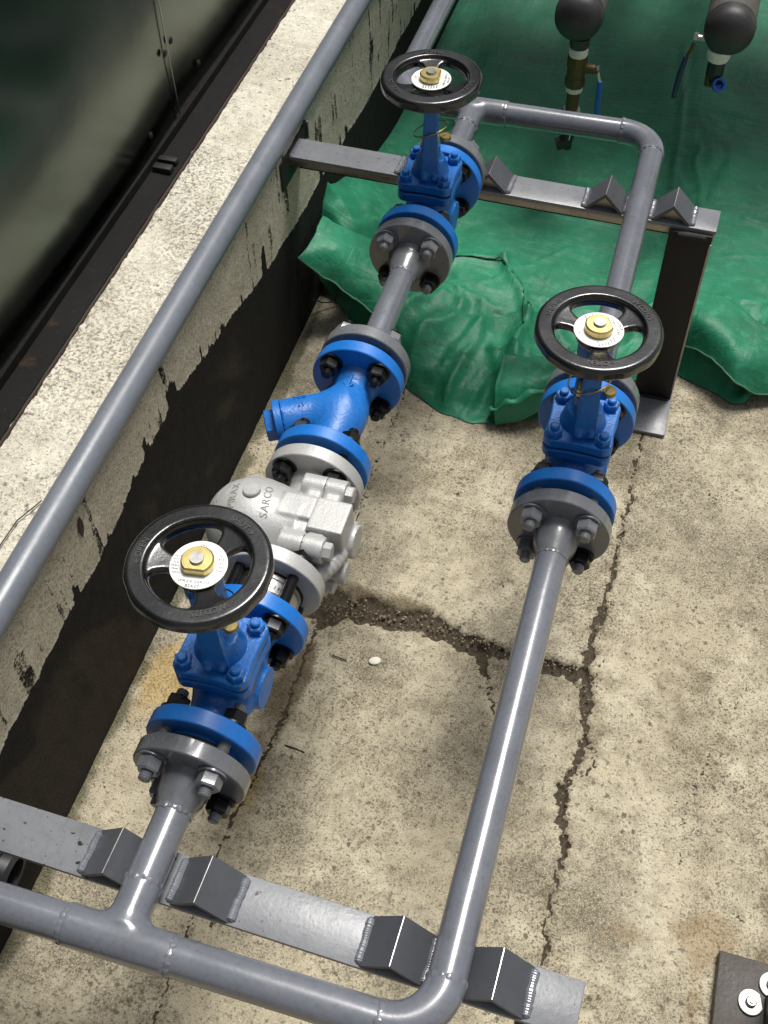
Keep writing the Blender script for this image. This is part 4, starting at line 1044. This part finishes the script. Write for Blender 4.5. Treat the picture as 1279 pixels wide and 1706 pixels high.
        part('hem', tube(W.reshape(m, n, 3)[0] + np.array([0, -.0004, .0006]), .0017, 8), M_HEM, r, 0)
        o = part('fold', (W, grid_faces(m, n)), M_TARP, r, 0); md = o.modifiers.new('thick', 'SOLIDIFY'); md.thickness = .0014
    flap([[(-.2565, 1.160, .158), (-.215, 1.172, .112), (-.165, 1.170, .082), (-.11, 1.150, .060)], [(-.250, 1.195, .160), (-.21, 1.205, .150), (-.16, 1.205, .118), (-.10, 1.195, .095)], [(-.248, 1.27, .165), (-.205, 1.275, .140), (-.15, 1.285, .110), (-.09, 1.30, .085)]], sd=1)
    flap([[(.385, 1.235, .052), (.44, 1.205, .062), (.495, 1.168, .050), (.540, 1.180, .022), (.60, 1.20, .02)], [(.385, 1.262, .092), (.44, 1.240, .100), (.50, 1.205, .082), (.55, 1.22, .060), (.61, 1.24, .05)], [(.385, 1.34, .080), (.45, 1.33, .085), (.51, 1.30, .075), (.57, 1.29, .06), (.63, 1.30, .05)]], sd=2)
    flap([[(.125, 1.012, .010), (.165, 1.022, .020), (.205, 1.045, .040), (.25, 1.075, .055)], [(.118, 1.030, .060), (.155, 1.042, .075), (.20, 1.066, .085), (.25, 1.10, .090)], [(.115, 1.10, .085), (.15, 1.11, .080), (.20, 1.13, .070), (.25, 1.16, .06)]], sd=3)
make_tarp()

# ------------------------------------------------------------------ header pipes with drain valves
YH = 1.585
def header(x, z, label):
    r = root('header_pipe', (x, YH + .4, z - .041), label, 'pipe', 'header pipes above the tarpaulin')
    R = .041
    pr = [(0, .002), (.0006, .012), (.004, .024), (.011, .034), (.019, .0395), (.027, R), (.040, R)]
    part('end_cap', lathe((x, YH, z), (0, 1, 0), pr, 48), M_VESSEL, r)
    part('pipe', tube([(x, y, z) for y in (YH + .0395, YH + 1, YH + 2.2)], R - .0004, 48), M_VESSELR, r)
    part('weld_bead', weld_ring((x, YH + .040, z), (0, 1, 0), R, .001), M_VESSEL, r)
    return r
h1 = header(.111, .390, 'dark grey capped header pipe with a brass ball valve hanging below its end')
h2 = header(.360, .400, 'dark grey capped header pipe with a black elbow and blue ring below its end')
def make_drain1():
    x, y, z = .118, YH + .028, .390 - .038
    r = root('ball_valve', (x, y, z - .22), 'old brass ball valve with blue lever and taped joints under a header pipe', 'ball valve', 'drain valves under the headers')
    D = (0, 0, -1); o = np.array((x, y, z))
    part('socket', lathe(o, D, [(-.004, .018), (.012, .017), (.016, .015)], 24), M_VESSEL, r)
    part('thread_tape', lathe(o + [0, 0, -.014], D, [(0, .0145), (.003, .0165), (.012, .0170), (.017, .0155)], 24), M_TAPE, r)
    part('body', join(lathe(o + [0, 0, -.030], D, [(0, .0165), (.001, .0178), (.022, .0178), (.023, .0165)], 8), lathe(o + [0, 0, -.052], D, [(0, .0155), (.016, .0165), (.020, .0155)], 24), lathe(o + [0, 0, -.071], D, [(0, .0168), (.001, .0180), (.016, .0180), (.017, .017)], 8)), M_BRASS, r)
    part('lower_tape', lathe(o + [0, 0, -.088], D, [(0, .0150), (.004, .0155), (.010, .0145)], 24), M_TAPE, r)
    part('nipple', lathe(o + [0, 0, -.097], D, [(0, .0115), (.042, .0115)], 24), M_BRASS, r)
    part('tape_wrap', lathe(o + [0, 0, -.134], D, [(0, .0150), (.003, .0165), (.007, .0150), (.011, .0166), (.016, .0152), (.022, .0158), (.032, .0140)], 24), M_STEEL, r)
    el = [o + [0, 0, -.166], o + [0, 0, -.186], o + [-.002, -.002, -.196], o + [-.010, -.006, -.204], o + [-.019, -.010, -.206]]
    part('elbow', join(tube(el, [.012, .012, .0125, .012, .0115], 20), lathe(o + [0, 0, -.196], D, [(0, .009), (.020, .0085)], 16)), M_PLBLK, r)
    part('tape_tail', tube([o + [.004, -.016, -.150], o + [.006, -.0165, -.170], o + [.004, -.014, -.19]], .0011, 6), M_TAPE, r)
    st = part('stem', join(lathe(o + [.010, -.002, -.052], (1, 0, 0), [(0, .0085), (.022, .0085)], 16), lathe(o + [.030, -.002, -.052], (1, 0, 0), [(0, .0065), (.009, .0065)], 6)), M_BRASS, r)
    part('lever', join(tube([o + [.034, -.002, -.046], o + [.040, -.003, -.062], o + [.0445, -.004, -.076]], .0028, 8), lathe(o + [.036, -.002, -.050], (1, 0, 0), [(0, .006), (.004, .006)], 6)), M_STEEL, st)
    part('lever_sleeve', tube([o + [.044, -.004, -.072], o + [.0455, -.005, -.095], o + [.046, -.006, -.135]], [.0042, .0050, .0044], 12), M_PLBLUE, st)
make_drain1()
def make_drain2():
    x, y, z = .352, YH + .030, .400 - .038
    r = root('ball_valve', (x, y, z - .09), 'small ball valve with dark blue lever and bright blue ring under a header pipe', 'ball valve', 'drain valves under the headers')
    D = (0, 0, -1); o = np.array((x, y, z))
    part('thread_tape', lathe(o, D, [(-.004, .020), (.010, .0195), (.016, .017)], 24), M_TAPE, r)
    part('body', lathe(o + [0, 0, -.015], D, [(0, .0135), (.001, .0145), (.030, .0145), (.031, .013)], 8), M_PLBLK, r)
    part('nipple', lathe(o + [-.004, 0, -.045], D, [(0, .0095), (.018, .0095)], 16), M_BRASS, r)
    e = o + [.012, -.020, -.050]; u = np.array([.25, -.72, .62]); u /= np.linalg.norm(u)
    part('elbow', tube([o + [0, 0, -.040], o + [.003, -.004, -.050], e - u * .006], .011, 16), M_PLBLK, r)
    part('release_ring', lathe(e - u * .006, u, [(0, .0105), (.001, .0118), (.007, .0118), (.008, .0105), (.0075, .0070), (.001, .0066)], 24), M_PLBLUE, r)
    s0 = o + [-.042, -.006, .020]
    st = part('stem', join(lathe(s0, (1, 0, 0), [(0, .0055), (.036, .0055)], 12), lathe(s0 + [-.004, 0, 0], (1, 0, 0), [(0, .0085), (.007, .0085)], 6)), M_STEEL, r)
    part('lever', tube([s0, s0 + [-.004, -.003, -.020], s0 + [-.010, -.005, -.034]], .003, 8), M_BRASS, st)
    part('lever_sleeve', tube([s0 + [-.0095, -.005, -.032], s0 + [-.014, -.008, -.060], s0 + [-.017, -.012, -.105]], [.0042, .0050, .0044], 12), M_PLDARK, st)
make_drain2()

# ------------------------------------------------------------------ added vessel, out of view above the headers, put in to shade the tarpaulin
tk = root('shade_tank', (.75, 2.5, 0), 'big horizontal grey steel tank on saddles, added out of view to shade the tarpaulin', 'tank')
part('shell', lathe((-.25, 2.45, 1.22), (1, 0, 0), [(0, .02), (.01, .15), (.05, .28), (.12, .345), (.18, .36), (2.1, .36), (2.16, .345), (2.23, .28), (2.27, .15), (2.28, .02)], 64), M_VESSEL, tk)
for x in (.25, 1.45):
    part('saddle', bbox_bev((x - .05, 2.22, .84), (x + .05, 2.86, .96), .004), M_MILL, tk)
    for y in (2.80,): part('leg', bbox_bev((x - .05, y - .05, .0), (x + .05, y + .05, .845), .003), M_MILL, tk)

# ------------------------------------------------------------------ base plate with bolts, bottom right
bp_ = root('base_plate', (.70, .16, 0), 'rusty brown steel base plate on the floor with two pale bolted washers', 'base plate')
part('plate', bbox_bev((.570, -.10, .002), (.80, .2635, .016), .002), M_RUSTY, bp_)
for (x, y, a) in ((.6095, .2135, .3), (.631, .2390, .1)):
    P = [(.014 * math.cos(t) * (1.0 if not (-.6 < t < .6) else .86 / max(math.cos(t), .7)), .0145 * math.sin(t)) for t in np.linspace(-math.pi, math.pi, 33)[:-1]]
    w = part('washer', xf(prism(P, 0, .004, .0006), rotz(a), (x, y, .0158)), M_WASH, bp_)
    part('bolt_head', join(xf(lathe((0, 0, 0), (0, 0, 1), [(0, .0062), (.004, .0062), (.005, .005)], 18), None, (x, y, .0197)), xf(lathe((0, 0, 0), (0, 0, 1), [(0, .0028), (.0075, .0028)], 10), None, (x, y, .0197))), M_BRIGHT, w)
part('upright', bbox_bev((.6255, .12, .0165), (.70, .226, .35), .002), paint('dark_blue_frame', (0.012, 0.014, 0.022), .4), bp_)

hs_ = root('drain_stub', (XW, .085, .1), 'black rubber sleeved drain stub sticking out of the kerb wall under the beam', 'pipe stub')
part('stub', lathe((XW - .02, .085, .135), (1, 0, -.15), [(0, .030), (.045, .030), (.050, .026), (.049, .022), (.02, .022)], 32), M_PLBLK, hs_)
part('clamp', lathe((XW + .002, .085, .132), (1, 0, -.15), [(0, .031), (.001, .0335), (.010, .0335), (.011, .031)], 32), M_MILL, hs_)
def make_grit():
    rs = np.random.RandomState(3); ps = []
    def stone(x, y, r):
        v, f = ellipsoid((0, 0, 0), (r * rs.uniform(.7, 1.4), r * rs.uniform(.7, 1.2), r * rs.uniform(.5, .9)), 6, 4)
        v = v * (1 + .35 * (rs.rand(len(v), 1) - .5)); v = v @ rotz(rs.rand() * 6).T; ps.append((v + np.array([x, y, -.002 if -.1 < x < .36 and abs(y - .607) < .03 else r * .2]), f))
    for i in range(420): stone(rs.uniform(-.08, .34), .607 + rs.normal(0, .011), rs.uniform(.0006, .0022))
    for i in range(260): stone(.362 + rs.normal(0, .006), rs.uniform(.1, 1.0), rs.uniform(.0005, .0016))
    for i in range(420): stone(rs.uniform(-.25, .62), rs.uniform(-.05, 1.2), rs.uniform(.0004, .0013))
    for i in range(300): stone(XW + abs(rs.normal(0, .014)) + .002, rs.uniform(.0, 1.2), rs.uniform(.0006, .0018))
    v, f = join(*ps); o = bpy.data.objects.new('grit', mesh('grit', (v, f), M_GRIT, 0)); COL.objects.link(o)
    o['kind'] = 'stuff'; o['label'] = 'loose grit and crumbs lying in the floor cracks'; o['category'] = 'grit'
M_GRIT = paint('grit', (0.20, 0.165, 0.11), 0.85, dirt=0.7)
make_grit()
# ------------------------------------------------------------------ litter
def twig(path, label, r=.0009, base=0.0):
    P = np.array(path, float); solo('twig', tube(np.c_[P, np.full(len(P), base + r + .0006) if P.shape[1] == 2 else P[:, 2]][:, :3], r, 6), M_TWIG, (*P[0][:2], base), label, 'twig')
twig([(-.018, .377), (-.004, .3762), (.011, .374)], 'dry dark pine needle lying on the floor, closer to the blue valve flange', .0010)
twig([(0, .527), (.011, .526), (.023, .524)], 'dry dark pine needle on the floor near the damp crack', .0009)
solo('pebble', xf(ellipsoid((0, 0, 0), (.009, .0065, .003), 12, 8), rotz(.4), (.062, .534, .0024)), M_STONE, (.062, .534, 0), 'flat cream coloured stone chip on the concrete beside the damp crack', 'stone')
twig([(-.34, .33, ZT + .003), (-.318, .362, ZT + .004), (-.316, .40, ZT + .004), (-.302, .434, ZT + .004)], 'thin dark wire curling over the kerb top towards the rail pipe', .0008)

lv = [(math.sin(t * math.pi) * .0052 * (1 if t < 1 else -1), (t if t < 1 else 2 - t) * .034 - .017) for t in np.linspace(0, 2, 25)[:-1]]
lv = [(math.sin(math.pi * k / 12) * .0055, -.017 + .034 * k / 12) for k in range(13)] + [(-math.sin(math.pi * k / 12) * .0055, -.017 + .034 * k / 12) for k in range(11, 0, -1)]
V, F = prism(lv, 0, .0007); c_, s_ = math.cos(.35), math.sin(.35)
V = np.c_[V[:, 2] + .0016 + .06 * V[:, 0] ** 2, V[:, 0] * c_ + V[:, 1] * s_ * .6, -V[:, 0] * s_ + V[:, 1] * c_] + np.array([XW, .430, .341])
solo('dry_leaf', (V, F), M_TWIG, (XW, .430, .341), 'small dark pointed leaf stuck flat on the pale band of the kerb wall', 'leaf')
